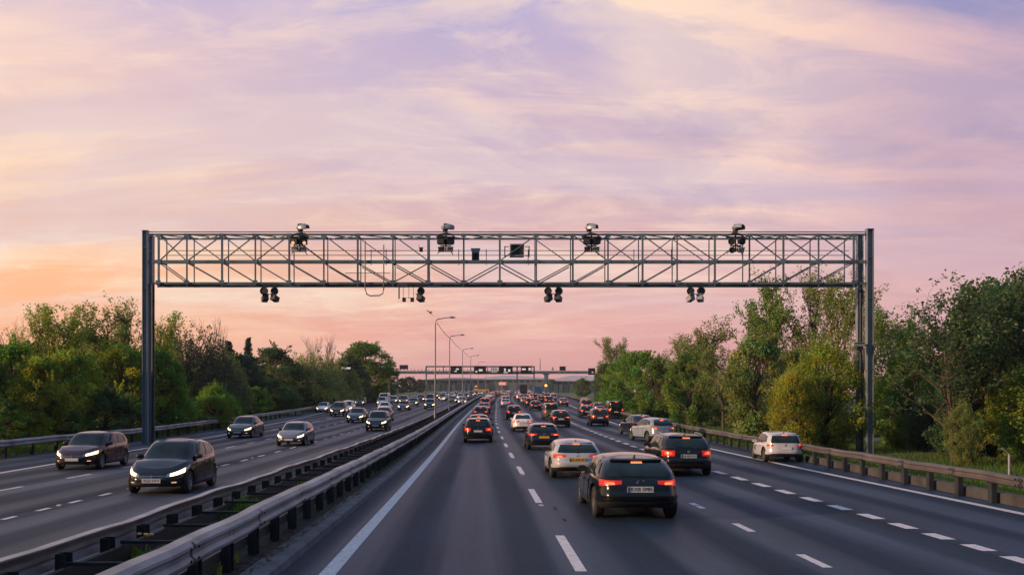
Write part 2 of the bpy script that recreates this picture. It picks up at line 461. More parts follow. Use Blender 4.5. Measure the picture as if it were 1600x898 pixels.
def splices(parent, fu, side, a, b, zc, hk=1.0):                    # dark overlap seams with bolt heads where two rail lengths meet
    s = a
    while s < b:
        mb = MB(); prof = [(d + 0.017, h * hk) for d, h in W_PROF[:-1]]
        mb.strip([[P(fu(s + e) + side * d, s + e, zc + h) for d, h in prof] for e in (0.0, 0.05)])
        for h in (-0.07, 0.07):
            for e in (-0.12, 0.16): mb.lathe([(0.0, 0.02), (0.018, 0.016), (0.02, 0.0)], 'X', 8, P(fu(s + e) + side * 0.085, s + e, zc + h)) if side > 0 else mb.box(P(fu(s + e) - 0.09, s + e, zc + h), (0.03, 0.035, 0.035))
        mb.build('splice', M['darksteel'], parent); s += 3.2
br = empty('crash_barrier', P(-3.5, 3))
tag(br, 'dull grey median crash barrier right beside the solid white line', 'crash barrier')
br.location = (0, 0, 0)
splices(br, k(-3.45), 1, 7.2, 60, 0.68)
rail_beam(br, k(-3.45), 1, 1.0, 600, 0.68, M['galv_top'], 0.13)
posts(br, k(-3.45), 1, 6.6, 1.4, 60, 0.72, M['darksteel'], 0.1)
for s_ in (9.0,):
    mb = MB(); p = P(-3.37, s_, 0.62); mb.lathe([(0.0, 0), (0.05, 0.0), (0.05, 0.02), (0.0, 0.025)], 'X', 10, p); mb.build('reflector', M['orange'], br)
def lower_rail(parent, u, z):
    mb = MB(); rows = []
    for s in stations(4, 300): rows.append([P(u + a, s, z + b) for a, b in ((-.03, -.07), (.03, -.07), (.03, .07), (-.03, .07), (-.03, -.07))])
    mb.strip(rows); mb.build('lower_rail', M['darksteel'], parent)
lower_rail(br, -3.58, 0.36)
bl = empty('crash_barrier')
tag(bl, 'dark median crash barrier on the side of the oncoming cars, tied by cross bars', 'crash barrier')
rail_beam(bl, k(-4.95), -1, 1.0, 600, 0.68, M['galv'], 0.13)
posts(bl, k(-4.95), -1, 6.6, 1.2, 60, 0.72, M['darksteel'], 0.1)
lower_rail(bl, -4.82, 0.36)
mb = MB(); rows = []
for s in stations(4, 300): rows.append([P(-4.76 + a, s, b) for a, b in ((0, .1), (0.02, .12), (0.025, .28), (0.045, .3), (0.045, .33), (0.025, .35), (0.02, .56), (0, .58), (-.02, .56), (-.02, .1), (0, .1))])
mb.strip(rows); mb.build('backing_plate', M['darksteel'], bl)
s = 7.0; i = 0; ex = MB()
while s < 140:
    mb = MB() if i < 40 else ex
    mb.beam(P(-4.8, s, 0.6), P(-3.56, s, 0.6), 0.035, 0.045)
    mb.beam(P(-4.8, s + 0.05, 0.3), P(-3.56, s + 0.05, 0.3), 0.035, 0.04)
    if i < 40: mb.build('crossbar', M['darksteel'], bl)
    s += 1.6 if s < 70 else 3.2; i += 1
tag(ex.build('crossbar', M['darksteel'], bl), kind='stuff')
rr_ = empty('crash_barrier')
tag(rr_, 'sand-tinted crash barrier along the right hand verge in front of the trees', 'crash barrier')
splices(rr_, rail_r, -1, 20.2, 62, 0.64, 0.8)
rail_beam(rr_, rail_r, -1, 14, 420, 0.64, M['rail_rust'], 0.07, hk=0.8)
posts(rr_, rail_r, -1, 15, 1.7, 90, 0.68, M['darksteel'], -0.05)
rl_ = empty('crash_barrier')
tag(rl_, 'grey double-band crash barrier along the left hand verge under the hedge trees', 'crash barrier')
rail_beam(rl_, rail_l, 1, 24, 420, 0.64, M['galv_top'], 0.1)
posts(rl_, rail_l, 1, 25, 2.4, 80, 0.68, M['darksteel'], -0.05)
# low concrete upstand behind the near right rail
mb = MB(); rows = []
for s in stations(13, 37):
    rows.append([P(rail_r(s) + u, s, z) for u, z in ((0.3, -0.05), (0.3, 0.24), (0.34, 0.26), (0.5, 0.26), (0.52, -0.6))])
mb.strip(rows); tag(mb.build('low_wall', M['upstand'], smooth_angle=30), 'low concrete upstand wall behind the near right crash barrier', 'wall')

# weeds in the central reserve
def weed(name, s, u, n, hgt, col, label, flower=None):
    r_ = np.random.default_rng(int(s * 100))
    o = empty(name, P(u, s, 0.14)); tag(o, label, 'weed', 'weeds in the central reserve')
    vs = []; fs = []; tint = []
    for i in range(n):
        a = r_.uniform(0, 6.28); l = hgt * r_.uniform(0.5, 1.0); lean = r_.uniform(0.1, 0.6)
        bx, by = r_.normal(0, 0.13), r_.normal(0, 0.25)
        w = r_.uniform(0.015, 0.035)
        tx, ty = bx + math.cos(a) * lean * l, by + math.sin(a) * lean * l
        b = len(vs); pa, pb = math.sin(a) * w, -math.cos(a) * w
        vs += [(bx - pa, by - pb, 0), (bx + pa, by + pb, 0), ((bx + tx) / 2 + pa * 1.3, (by + ty) / 2 + pb * 1.3, l * 0.6), (tx, ty, l * 0.9), ((bx + tx) / 2 - pa * 1.3, (by + ty) / 2 - pb * 1.3, l * 0.6)]
        fs.append((b, b + 1, b + 2, b + 3, b + 4)); t = r_.uniform(0.6, 1.5); tint.append((t, t, t * 0.8))
    me = leaf_mesh_from('leaves', vs, fs, tint); f = link_mesh('leaves', me, o); f.color = (*col, 1)
    if flower:
        mb = MB()
        for i in range(7):
            x, y, z = r_.normal(0, 0.1), r_.normal(0, 0.15), hgt * r_.uniform(0.8, 1.05)
            mb.lathe([(0.0, 0), (0.035, 0.012), (0.03, 0.03), (0, 0.035)], 'Z', 6, (x, y, z))
        mb.build('flower', flower, o)
# ------------------------------------------------------------------ vegetation
def leaf_mesh_from(name, vs, fs, tint):
    me = bpy.data.meshes.new(name); me.from_pydata(vs, [], fs)
    at = me.attributes.new('tint', 'FLOAT_COLOR', 'FACE')
    at.data.foreach_set('color', np.array([(*t, 1) for t in tint], dtype=np.float32).ravel())
    me.materials.append(M['leaf']); me.update(); return me

def leaf_cards(name, pts, size, tint, g, droop=0.0):
    """one small rhombic leaf spray per point"""
    n = len(pts); pts = np.asarray(pts)
    d1 = g.normal(size=(n, 3)); d1[:, 2] -= droop; d1 /= np.linalg.norm(d1, axis=1)[:, None]
    d2 = g.normal(size=(n, 3)); d2 -= (d2 * d1).sum(1)[:, None] * d1; d2 /= np.linalg.norm(d2, axis=1)[:, None]
    sz = size * g.uniform(0.6, 1.4, n)[:, None]
    nn = np.cross(d1, d2) * sz * 0.25
    v = np.stack([pts - d1 * sz, pts + d2 * sz * 0.55 + nn, pts + d1 * sz, pts - d2 * sz * 0.55 + nn], axis=1).reshape(-1, 3)
    me = bpy.data.meshes.new(name)
    me.vertices.add(4 * n); me.vertices.foreach_set('co', v.astype(np.float32).ravel())
    me.loops.add(4 * n); me.loops.foreach_set('vertex_index', np.arange(4 * n, dtype=np.int32))
    me.polygons.add(n); me.polygons.foreach_set('loop_start', np.arange(0, 4 * n, 4, dtype=np.int32))
    me.polygons.foreach_set('loop_total', np.full(n, 4, dtype=np.int32))
    at = me.attributes.new('tint', 'FLOAT_COLOR', 'FACE')
    c = np.ones((n, 4), dtype=np.float32); c[:, :3] = tint
    at.data.foreach_set('color', c.ravel())
    me.materials.append(M['leaf']); me.update(calc_edges=True); me.validate(); return me

def limb_mesh(name, segs, mat, n=5):
    """segs: (p0, p1, r0, r1)"""
    S = len(segs)
    p0 = np.array([s[0] for s in segs]); p1 = np.array([s[1] for s in segs]); r0 = np.array([s[2] for s in segs]); r1 = np.array([s[3] for s in segs])
    d = p1 - p0; d /= np.maximum(np.linalg.norm(d, axis=1), 1e-6)[:, None]
    ref = np.tile([0.0, 0.0, 1.0], (S, 1)); ref[np.abs(d[:, 2]) > 0.9] = (1, 0, 0)
    a = np.cross(d, ref); a /= np.linalg.norm(a, axis=1)[:, None]; b = np.cross(a, d)
    t = np.arange(n) * 2 * np.pi / n
    ring = a[:, None, :] * np.cos(t)[None, :, None] + b[:, None, :] * np.sin(t)[None, :, None]
    v = np.concatenate([p0[:, None, :] + ring * r0[:, None, None], p1[:, None, :] + ring * r1[:, None, None]], axis=1).reshape(-1, 3)
    k = np.arange(n); k2 = (k + 1) % n
    q = np.stack([k, k2, k2 + n, k + n], axis=1)
    f = (q[None] + (np.arange(S) * 2 * n)[:, None, None]).reshape(-1, 4)
    me = bpy.data.meshes.new(name); me.from_pydata(v.tolist(), [], f.tolist())
    me.polygons.foreach_set('use_smooth', [True] * len(me.polygons))
    me.materials.append(mat); me.update(); return me

def grow(g, h, spread=0.45, levels=4, kids=(5, 5, 4, 3), up=0.5, trunk_frac=0.3, r0=0.22, lean=0.05):
    segs, nodes = [], []
    def branch(p, d, L, r, lv):
        nseg = 5 if lv == 0 else (4 if lv < 3 else 3)
        pts = [p]
        q = p; dd = d.copy()
        for i in range(nseg):
            dd = dd + g.normal(0, 0.13 if lv else lean, 3) + np.array([0, 0, up * 0.12])
            dd /= np.linalg.norm(dd)
            q2 = q + dd * L / nseg
            ra = r * (1 - 0.75 * i / nseg); rb = r * (1 - 0.75 * (i + 1) / nseg)
            segs.append((q, q2, ra, rb)); q = q2; pts.append(q)
        if lv >= levels - 2: nodes.extend([(x, lv) for x in pts[1:]])
        if lv < levels - 1:
            kn = kids[lv]
            for i in range(kn):
                f = trunk_frac + (1 - trunk_frac) * (i + g.uniform(0, 1)) / kn if lv == 0 else 0.25 + 0.75 * (i + g.uniform(0, 1)) / kn
                f = min(f, 0.98); idx = f * nseg; i0 = int(idx); base = pts[i0] + (pts[i0 + 1] - pts[i0]) * (idx - i0)
                a = g.uniform(0, 2 * np.pi)
                side = np.array([np.cos(a), np.sin(a), 0.15])
                nd = dd * (1 - spread) + side * spread * g.uniform(0.8, 1.3) + np.array([0, 0, up * 0.3])
                nd /= np.linalg.norm(nd)
                branch(base, nd, L * (g.uniform(0.5, 0.68) if lv else g.uniform(0.42, 0.6)) * (1 - 0.35 * (f if lv == 0 else 0)), max(r * 0.5 * (1.1 - 0.5 * f), 0.008), lv + 1)
    branch(np.zeros(3), np.array([0, 0, 1.0]), h * 0.8, r0, 0)
    return segs, nodes

LEAFBASE = (1.0, 1.0, 1.0)
def tint_for(g, n, lo=0.6, hi=1.5, hue=0.25):
    b = g.uniform(lo, hi, (n, 1)); h_ = g.normal(0, hue, (n, 1))
    return np.clip(np.concatenate([b * (1 + h_ * 0.8), b, b * (1 - h_ * 0.5)], axis=1), 0.15, 2.5)

def proto_bushy(seed, h=10.0, r=3.8, nclump=85, nleaf=15000, leaf=0.15, low=0.04, peak=0.42, spiky=0.3):
    g = np.random.default_rng(seed)
    segs = [(np.array([0, 0, -0.3]), np.array([0.05, 0, h * 0.35]), 0.22, 0.15), (np.array([0.05, 0, h * 0.35]), np.array([0, 0.05, h * 0.8]), 0.15, 0.04)]
    P_, T_ = [], []
    ws = []
    cl = []
    lobes = [(g.uniform(0, 2 * np.pi), g.uniform(0.3, 0.85), g.uniform(0.75, 1.3)) for _ in range(6)]
    for i in range(nclump):
        t = g.uniform(low, 1.0) if i > 6 else g.uniform(0.8, 1.0)
        prof = (math.sin(math.pi * min(1, (t / (2 * peak)) if t < peak else 0.5 + 0.5 * (t - peak) / (1 - peak)))) ** 0.6
        a = g.uniform(0, 2 * np.pi)
        boost = 1.0
        for la, lt, lb in lobes:
            dd = abs((a - la + np.pi) % (2 * np.pi) - np.pi)
            boost += (lb - 1) * math.exp(-(dd / 0.6) ** 2 - ((t - lt) / 0.25) ** 2)
        rad = r * prof * boost * g.uniform(0.25, 1.0) ** 0.4
        c = np.array([math.cos(a) * rad, math.sin(a) * rad, t * h * 0.97])
        cr = h * g.uniform(0.055, 0.11)
        cl.append((c, cr)); ws.append(cr ** 2)
        segs.append((np.array([0, 0, max(0.2, c[2] * 0.55)]), c, 0.05, 0.012))
    ws = np.array(ws) / sum(ws)
    for (c, cr), w in zip(cl, ws):
        n = max(20, int(nleaf * w))
        x = g.normal(size=(n, 3)); x /= np.linalg.norm(x, axis=1)[:, None]
        x *= (g.uniform(0, 1, (n, 1)) ** 0.45) * cr * np.array([1.15, 1.15, 0.85])
        P_.append(c + x)
        T_.append(tint_for(g, n, 0.75, 1.3, 0.1) * tint_for(g, 1, 0.6, 1.45, 0.22))
    for i in range(int(26 * spiky * 3)):          # young shoots breaking the outline
        c, cr = cl[g.integers(len(cl))]
        d = np.array([c[0] * 0.12, c[1] * 0.12, 1.0]) + g.normal(0, 0.3, 3); d /= np.linalg.norm(d)
        L = h * g.uniform(0.08, 0.17); e = c + d * (L + cr * 0.6)
        segs.append((c, e, 0.014, 0.005)); n = 34
        tt = g.uniform(0.3, 1.05, (n, 1)); P_.append(c + (e - c) * tt + g.normal(0, 0.09, (n, 3)))
        T_.append(tint_for(g, n, 0.9, 1.5, 0.15))
    return limb_mesh('trunk', segs, M['bark']), leaf_cards('crown', np.concatenate(P_), leaf, np.concatenate(T_), g)

def proto_airy(seed, h=12.0, leaves=9000, leaf=0.12, spread=0.42, up=0.6, lowfill=0, bark='bark', kids=(9, 5, 4, 3), levels=4, clump=0.22):
    g = np.random.default_rng(seed)
    segs, nodes = grow(g, h, spread, levels, kids, up, 0.22, 0.2)
    pts = np.array([n[0] for n in nodes])
    keep = g.uniform(size=len(pts)) < 0.75
    pts = pts[keep]
    k_ = max(1, leaves // max(1, len(pts)))
    P_ = np.repeat(pts, k_, axis=0) + g.normal(0, clump, (len(pts) * k_, 3))
    T_ = np.repeat(tint_for(g, len(pts), 0.6, 1.5, 0.2), k_, axis=0) * tint_for(g, len(P_), 0.8, 1.25, 0.08)
    return limb_mesh('trunk', segs, M[bark], 4), leaf_cards('crown', P_, leaf, np.clip(T_, 0.1, 2.5), g)

def proto_bare(seed, h=9.0):
    g = np.random.default_rng(seed)
    segs, nodes = grow(g, h, 0.4, 4, (10, 6, 5, 3), 0.55, 0.25, 0.14)
    tr = [s for s in segs if s[2] > 0.05]; tw = [s for s in segs if s[2] <= 0.05]
    tw = [(a, b, max(c, 0.016), max(d, 0.01)) for a, b, c, d in tw]
    return limb_mesh('trunk', tr, M['barkpale'], 6), limb_mesh('branches', tw, M['barkpale'], 3)

def proto_conifer(seed, h=10.0, r=2.2):
    g = np.random.default_rng(seed); segs = [(np.array([0, 0, -0.3]), np.array([0, 0, h]), 0.2, 0.02)]; P_ = []; T_ = []
    for z in np.linspace(h * 0.08, h * 0.99, 34):
        L = r * (1 - z / h) ** 0.8 + 0.15
        for a in g.uniform(0, 2 * np.pi, 8):
            l = L * g.uniform(0.65, 1.15); e = np.array([math.cos(a) * l, math.sin(a) * l, z - l * 0.18 + g.normal(0, 0.1)])
            b = np.array([0, 0, z]); segs.append((b, e, 0.03, 0.008)); n = int(26 + 40 * l / r)
            tt = g.uniform(0.1, 1.05, (n, 1)); P_.append(b + (e - b) * tt + g.normal(0, 0.13, (n, 3)) * np.array([1, 1, 0.5])); T_.append(tint_for(g, n, 0.8, 1.2, 0.08) * tint_for(g, 1, 0.6, 1.3, 0.1))
    return limb_mesh('trunk', segs, M['bark']), leaf_cards('crown', np.concatenate(P_), 0.13, np.concatenate(T_), g)

def proto_willow(seed, h=8.0, r=5.0, nleaf=17000):
    g = np.random.default_rng(seed); segs = [(np.array([0, 0, -0.3]), np.array([0, 0, h * 0.5]), 0.3, 0.2)]; P_ = []; T_ = []
    for i in range(330):
        a = g.uniform(0, 2 * np.pi); q = g.uniform(0, 1) ** 0.5
        x, y = math.cos(a) * r * q, math.sin(a) * r * q
        zt = h * math.sqrt(max(0.02, 1 - q * q * 0.93)) * g.uniform(0.82, 1.04) 
        zt *= 1 + 0.09 * math.sin(3 * a + seed) 
        l = g.uniform(0.25, 0.8) * zt; n = nleaf // 330
        segs.append((np.array([x * 0.2, y * 0.2, h * 0.45]), np.array([x, y, zt]), 0.04, 0.008))
        tt = g.uniform(0, 1, (n, 1)) ** 1.2; top = np.array([x, y, zt]); bot = np.array([x * 1.12, y * 1.12, max(0.3, zt - l)])
        P_.append(top + (bot - top) * tt + g.normal(0, 0.16, (n, 3))); T_.append(tint_for(g, n, 0.75, 1.3, 0.08) * tint_for(g, 1, 0.65, 1.35, 0.14))
    return limb_mesh('trunk', segs, M['bark']), leaf_cards('crown', np.concatenate(P_), 0.11, np.concatenate(T_), g, droop=1.5)

PROTO = {}
def proto(kind):
    if kind in PROTO: return PROTO[kind]
    K = {
        'bushy_a': (lambda: proto_bushy(1), 10), 'bushy_b': (lambda: proto_bushy(2, 10, 4.3, 95, 17000), 10),
        'bushy_c': (lambda: proto_bushy(3, 10, 3.2, 75, 13000, peak=0.5, spiky=0.6), 10),
        'bushy_d': (lambda: proto_bushy(4, 10, 4.8, 110, 17000, peak=0.35), 10),
        'airy_a': (lambda: proto_airy(5, 12, 5200, clump=0.17), 11.6), 'airy_b': (lambda: proto_airy(6, 12, 5600, spread=0.55, kids=(10, 5, 4, 3), clump=0.17), 11.6),
        'airy_c': (lambda: proto_airy(7, 12, 4200, leaf=0.10, spread=0.36, up=0.9, clump=0.15), 11.6),
        'airy_d': (lambda: proto_airy(8, 12, 9500, leaf=0.12, spread=0.5, kids=(12, 6, 4, 3), clump=0.22), 11.6),
        'bare_a': (lambda: proto_bare(9), 9), 'bare_b': (lambda: proto_bare(10), 9),
        'conifer': (lambda: proto_conifer(11), 10), 'willow': (lambda: proto_willow(12), 8.3),
        'shrub_f': (lambda: proto_bushy(21, 7, 3.0, 190, 30000, 0.075, low=0.0, peak=0.42, spiky=1.2), 7),
        'shrub_g': (lambda: proto_bushy(22, 7, 2.7, 170, 26000, 0.075, low=0.0, peak=0.5, spiky=1.5), 7),
        'shrub_a': (lambda: proto_bushy(13, 4, 2.0, 60, 9000, 0.085, low=0.0, peak=0.4, spiky=0.5), 4),
        'shrub_b': (lambda: proto_bushy(14, 4, 2.4, 70, 9500, 0.09, low=0.0, peak=0.33, spiky=0.4), 4),
    }[kind]
    tr, cr = K[0]()
    # true height from the mesh
    co = np.empty(len(cr.vertices) * 3, dtype=np.float32); cr.vertices.foreach_get('co', co)
    PROTO[kind] = (tr, cr, float(np.percentile(co[2::3], 99.7))); return PROTO[kind]

NAMES = {'bushy': 'broadleaf_tree', 'airy': 'young_leaf_tree', 'bare': 'bare_tree', 'conifer': 'conifer_tree', 'willow': 'willow_tree', 'shrub': 'shrub'}
def tree(kind, px, top, s, wide, col, label, group=None, x=None):
    """a tree standing s metres away, px/top: its place and crown top in the photograph"""
    if x is None: x = X_at(px, s)
    z0 = gz(x, s); H = Z_at(top, s) - z0
    tr, cr, h0 = proto(kind); k_ = H / h0
    if kind.startswith('airy'): wide *= 1.4
    base = kind.split('_')[0]
    o = empty(NAMES[base], (x, s, z0 - 0.05), rng.uniform(0, 6.28))
    o.scale = (k_ * wide, k_ * wide, k_)
    tag(o, label, 'shrub' if base == 'shrub' else 'tree', group)
    link_mesh('trunk', tr, o); c = link_mesh('branches' if base == 'bare' else 'crown', cr, o); c.color = (*col, 1)
    return o

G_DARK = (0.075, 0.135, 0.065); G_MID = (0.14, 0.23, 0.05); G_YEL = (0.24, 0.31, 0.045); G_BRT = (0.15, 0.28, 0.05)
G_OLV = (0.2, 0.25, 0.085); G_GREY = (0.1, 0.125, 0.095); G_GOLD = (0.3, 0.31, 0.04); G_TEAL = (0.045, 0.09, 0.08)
LT = [ # left side of the motorway
 ('bushy_a', -60, 512, 50, 1.1, G_MID, 'dense green tree at the far left end of the left hedge row'),
 ('bushy_b', 22, 532, 54, 1.0, G_BRT, 'dense mid green tree behind the left rail near the left edge of the view'),
 ('bare_a', 12, 500, 74, 0.8, G_MID, 'thin leafless treetop rising behind the hedge at the left edge of the view'),
 ('airy_c', 62, 480, 62, 0.8, G_YEL, 'slim yellow-leaved tree standing up out of the left hedge row, the leftmost slim one'),
 ('airy_a', 88, 474, 64, 0.75, G_YEL, 'slim yellow-green tree with upright shoots left of the twin airy crowns'),
 ('bushy_c', 62, 556, 50, 0.9, G_GOLD, 'golden flowering small tree in front of the left hedge row'),
 ('bushy_d', 110, 545, 57, 0.9, G_YEL, 'wide mid green tree behind the dark red hatchback'),
 ('airy_b', 163, 463, 69, 0.8, G_OLV, 'airy round-topped tree, the left of the twin crowns by the left gantry column'),
 ('airy_c', 198, 466, 71, 1.0, G_OLV, 'airy pointed tree, the right of the twin crowns by the left gantry column'),
 ('bushy_b', 130, 516, 78, 1.0, G_DARK, 'dark tree filling the gap below the twin airy crowns'),
 ('bushy_d', 190, 535, 64, 1.0, G_YEL, 'broad yellow-green tree just left of the left gantry column'),
 ('bushy_a', 252, 545, 66, 0.95, G_BRT, 'bright green tree just right of the left gantry column'),
 ('airy_a', 258, 487, 76, 0.65, G_YEL, 'small yellow-green treetop peeping out right of the left gantry column'),
 ('willow', 292, 514, 88, 1.0, G_GREY, 'dark grey-green domed tree right of the left gantry column'),
 ('bare_b', 328, 497, 100, 0.8, G_MID, 'bare forked tree against the pink sky over the grey-green dome'),
 ('bare_a', 342, 512, 104, 0.6, G_MID, 'smaller bare treetop beside the forked bare tree'),
 ('shrub_f', 335, 598, 76, 1.15, G_BRT, 'bright green round bush overhanging the left rail beyond the gantry column'),
 ('shrub_g', 285, 618, 68, 1.2, G_BRT, 'bright green low bush at the left rail right of the gantry column'),
 ('willow', 340, 545, 96, 0.8, G_OLV, 'brownish green domed tree behind the bright green bush'),
 ('conifer', 357, 533, 110, 1.1, G_TEAL, 'dark pine with a flat ragged top on the left skyline'),
 ('conifer', 388, 528, 114, 0.8, G_TEAL, 'dark pointed fir on the left skyline'),
 ('bushy_c', 372, 552, 106, 1.1, G_TEAL, 'dark bluish evergreen tree below the two dark conifers'),
 ('bushy_b', 425, 540, 126, 1.2, G_DARK, 'dark green round tree right of the pointed fir'),
 ('shrub_f', 425, 592, 112, 2.0, G_DARK, 'very dark mounded bush hanging over the left rail'),
 ('willow', 478, 550, 134, 1.25, (0.27, 0.31, 0.14), 'broad olive rounded willow above the parked-looking row of oncoming vans'),
 ('willow', 522, 558, 150, 0.9, (0.24, 0.28, 0.12), 'smaller olive rounded willow beside the black road sign'),
 ('bare_b', 488, 525, 165, 0.9, G_MID, 'bare twiggy treetop behind the olive willow, the left one'),
 ('bare_a', 510, 522, 168, 0.9, G_MID, 'bare twiggy treetop behind the olive willow, the right one'),
 ('bushy_a', 545, 553, 172, 1.0, G_DARK, 'dark green tree behind the black road sign'),
 ('bushy_c', 572, 535, 190, 1.35, G_MID, 'tall rounded green tree at the right end of the left tree row'),
 ('bushy_d', 560, 575, 180, 0.9, G_DARK, 'low dark tree at the foot of the tall rounded green tree'),
 ('bare_b', 608, 562, 260, 1.0, G_MID, 'faint bare tree beyond the right end of the left tree row'),
]
RT = [
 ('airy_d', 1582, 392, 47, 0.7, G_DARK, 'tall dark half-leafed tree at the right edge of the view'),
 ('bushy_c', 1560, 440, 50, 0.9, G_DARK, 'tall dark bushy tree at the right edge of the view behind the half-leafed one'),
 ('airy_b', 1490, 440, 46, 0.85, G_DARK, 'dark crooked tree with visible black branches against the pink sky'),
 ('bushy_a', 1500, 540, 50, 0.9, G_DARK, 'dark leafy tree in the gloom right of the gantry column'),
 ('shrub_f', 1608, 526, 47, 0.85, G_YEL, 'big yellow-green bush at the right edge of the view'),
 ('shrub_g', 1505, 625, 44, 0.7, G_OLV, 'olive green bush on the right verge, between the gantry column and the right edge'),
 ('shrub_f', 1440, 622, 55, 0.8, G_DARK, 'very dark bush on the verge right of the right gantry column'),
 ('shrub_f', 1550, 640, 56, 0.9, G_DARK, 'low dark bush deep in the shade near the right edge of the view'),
 ('airy_a', 1392, 478, 60, 0.7, G_MID, 'airy tree with fresh leaves just right of the right gantry column'),
 ('bushy_b', 1420, 545, 58, 0.85, G_MID, 'dense fresh green tree right of the right gantry column'),
 ('airy_b', 1432, 505, 64, 0.7, G_MID, 'airy green tree low on the skyline between the gantry column and the crooked tree'),
 ('airy_c', 1345, 436, 72, 0.75, G_OLV, 'slender half-leafed tree behind the right gantry column'),
 ('airy_a', 1312, 424, 76, 0.6, G_OLV, 'slender half-leafed tree, first one left of the right gantry column'),
 ('airy_c', 1268, 415, 80, 0.8, G_OLV, 'tallest half-leafed tree under the right end of the gantry truss'),
 ('airy_b', 1226, 424, 82, 0.62, G_MID, 'upright dark half-leafed tree second from the left of the tall airy clump'),
 ('airy_a', 1188, 466, 86, 0.62, G_MID, 'upright half-leafed tree at the left end of the tall airy clump'),
 ('bushy_a', 1240, 545, 78, 0.9, G_OLV, 'olive tree filling the foot of the tall airy clump'),
 ('shrub_f', 1290, 532, 54, 0.95, G_YEL, 'large rounded yellow-green bush left of the right gantry column'),
 ('shrub_g', 1240, 575, 52, 0.85, G_GOLD, 'golden green bush overlapping the left side of the large rounded bush'),
 ('bushy_c', 1180, 524, 72, 0.85, G_OLV, 'olive green leafy tree behind the white people carrier'),
 ('airy_b', 1130, 528, 82, 0.85, G_OLV, 'broad olive green tree over the right verge left of the people carrier'),
 ('airy_d', 1103, 498, 98, 0.9, G_OLV, 'airy round-topped tree left of the tall airy clump'),
 ('airy_c', 1062, 522, 108, 0.9, G_OLV, 'greyish twiggy tree on the right skyline'),
 ('bushy_b', 1075, 548, 94, 0.75, G_MID, 'green tree at the right verge behind the silver car'),
 ('bushy_a', 1030, 555, 106, 0.85, G_MID, 'mid green tree in the right hand row above the black van'),
 ('bushy_c', 1000, 548, 124, 1.1, G_BRT, 'fresh green rounded tree in the right hand row'),
 ('bushy_d', 972, 560, 138, 0.8, G_BRT, 'fresh green tree near the far end of the right hand row'),
 ('bushy_a', 945, 566, 152, 0.8, G_MID, 'last green tree at the far end of the right hand row'),
 ('airy_a', 957, 526, 178, 0.85, G_OLV, 'thin round-crowned tree rising above the far end of the right hand row'),
]
for a in LT: tree(*a)
for a in RT: tree(*a)
# second rows that close the view between the trees one can tell apart
def filler(side, a, b, n, off, label, group, cols, hh=(7, 10)):
    g = np.random.default_rng(77 + n)
    for i in range(n):
        s = a + (b - a) * (i + g.uniform(0, 0.8)) / n
        x = (rail_l(s) - off - g.uniform(0, 5) if side < 0 else rail_r(s) + off + g.uniform(0, 5)) + cx(s)
        kind = ['bushy_a', 'bushy_b', 'bushy_c', 'bushy_d'][g.integers(4)]
        top = VY - F * (gz(x, s) + g.uniform(*hh) - CH) / s
        tree(kind, 0, top, s, g.uniform(0.9, 1.2), cols[g.integers(len(cols))], label, group, x=x)
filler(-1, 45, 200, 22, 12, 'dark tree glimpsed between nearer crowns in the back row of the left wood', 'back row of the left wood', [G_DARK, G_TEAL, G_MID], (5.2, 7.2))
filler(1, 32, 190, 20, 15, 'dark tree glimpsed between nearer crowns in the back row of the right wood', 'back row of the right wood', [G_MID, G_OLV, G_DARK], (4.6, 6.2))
def shrubs(side, a, b, n, off, label, group, cols, hh):
    g = np.random.default_rng(177 + n)
    for i in range(n):
        s = a + (b - a) * (i + g.uniform(0, 0.8)) / n
        x = (rail_l(s) - off - g.uniform(0, 2.5) if side < 0 else rail_r(s) + off + g.uniform(0, 2.5)) + cx(s)
        top = VY - F * (gz(x, s) + g.uniform(*hh) - CH) / s
        tree(['shrub_a', 'shrub_b'][g.integers(2)], 0, top, s, g.uniform(1.1, 1.6), cols[g.integers(len(cols))], label, group, x=x)
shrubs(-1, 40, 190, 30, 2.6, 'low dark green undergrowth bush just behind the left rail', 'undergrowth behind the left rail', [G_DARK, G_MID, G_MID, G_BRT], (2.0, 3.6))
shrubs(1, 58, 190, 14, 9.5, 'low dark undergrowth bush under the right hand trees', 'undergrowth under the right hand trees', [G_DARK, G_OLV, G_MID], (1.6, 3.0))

# rough grass on the right verge and behind the left rail
def grass(name, side, a, b, n, off0, off1, hmax):
    g = np.random.default_rng(n); vs = []; fs = []; tint = []
    for i in range(n):
        s = a + (b - a) * g.uniform() ** 1.5
        x = (rail_r(s) + off0 + (off1 - off0) * g.uniform() if side > 0 else rail_l(s) - off0 - (off1 - off0) * g.uniform()) + cx(s)
        z = gz(x, s) - 0.02; h = hmax * g.uniform(0.35, 1.0); w = g.uniform(0.012, 0.03); a_ = g.uniform(0, 3.14); lx, ly = g.normal(0, 0.3, 2) * h
        b_ = len(vs); ca, sa = math.cos(a_) * w, math.sin(a_) * w
        vs += [(x - ca, s - sa, z), (x + ca, s + sa, z), (x + lx, s + ly, z + h)]; fs.append((b_, b_ + 1, b_ + 2)); t = g.uniform(0.5, 1.4); tint.append((t * g.uniform(0.8, 1.4), t, t * 0.8))
    o = link_mesh(name, leaf_mesh_from(name, vs, fs, tint)); o.color = (0.08, 0.16, 0.035, 1)
    tag(o, 'rough green grass on the ' + ('right hand verge' if side > 0 else 'left verge behind the rail'), 'grass', kind='stuff')
grass('verge_grass', 1, 19, 110, 52000, 0.6, 14, 0.35)
grass('verge_grass', -1, 28, 90, 16000, 0.3, 3.5, 0.5)
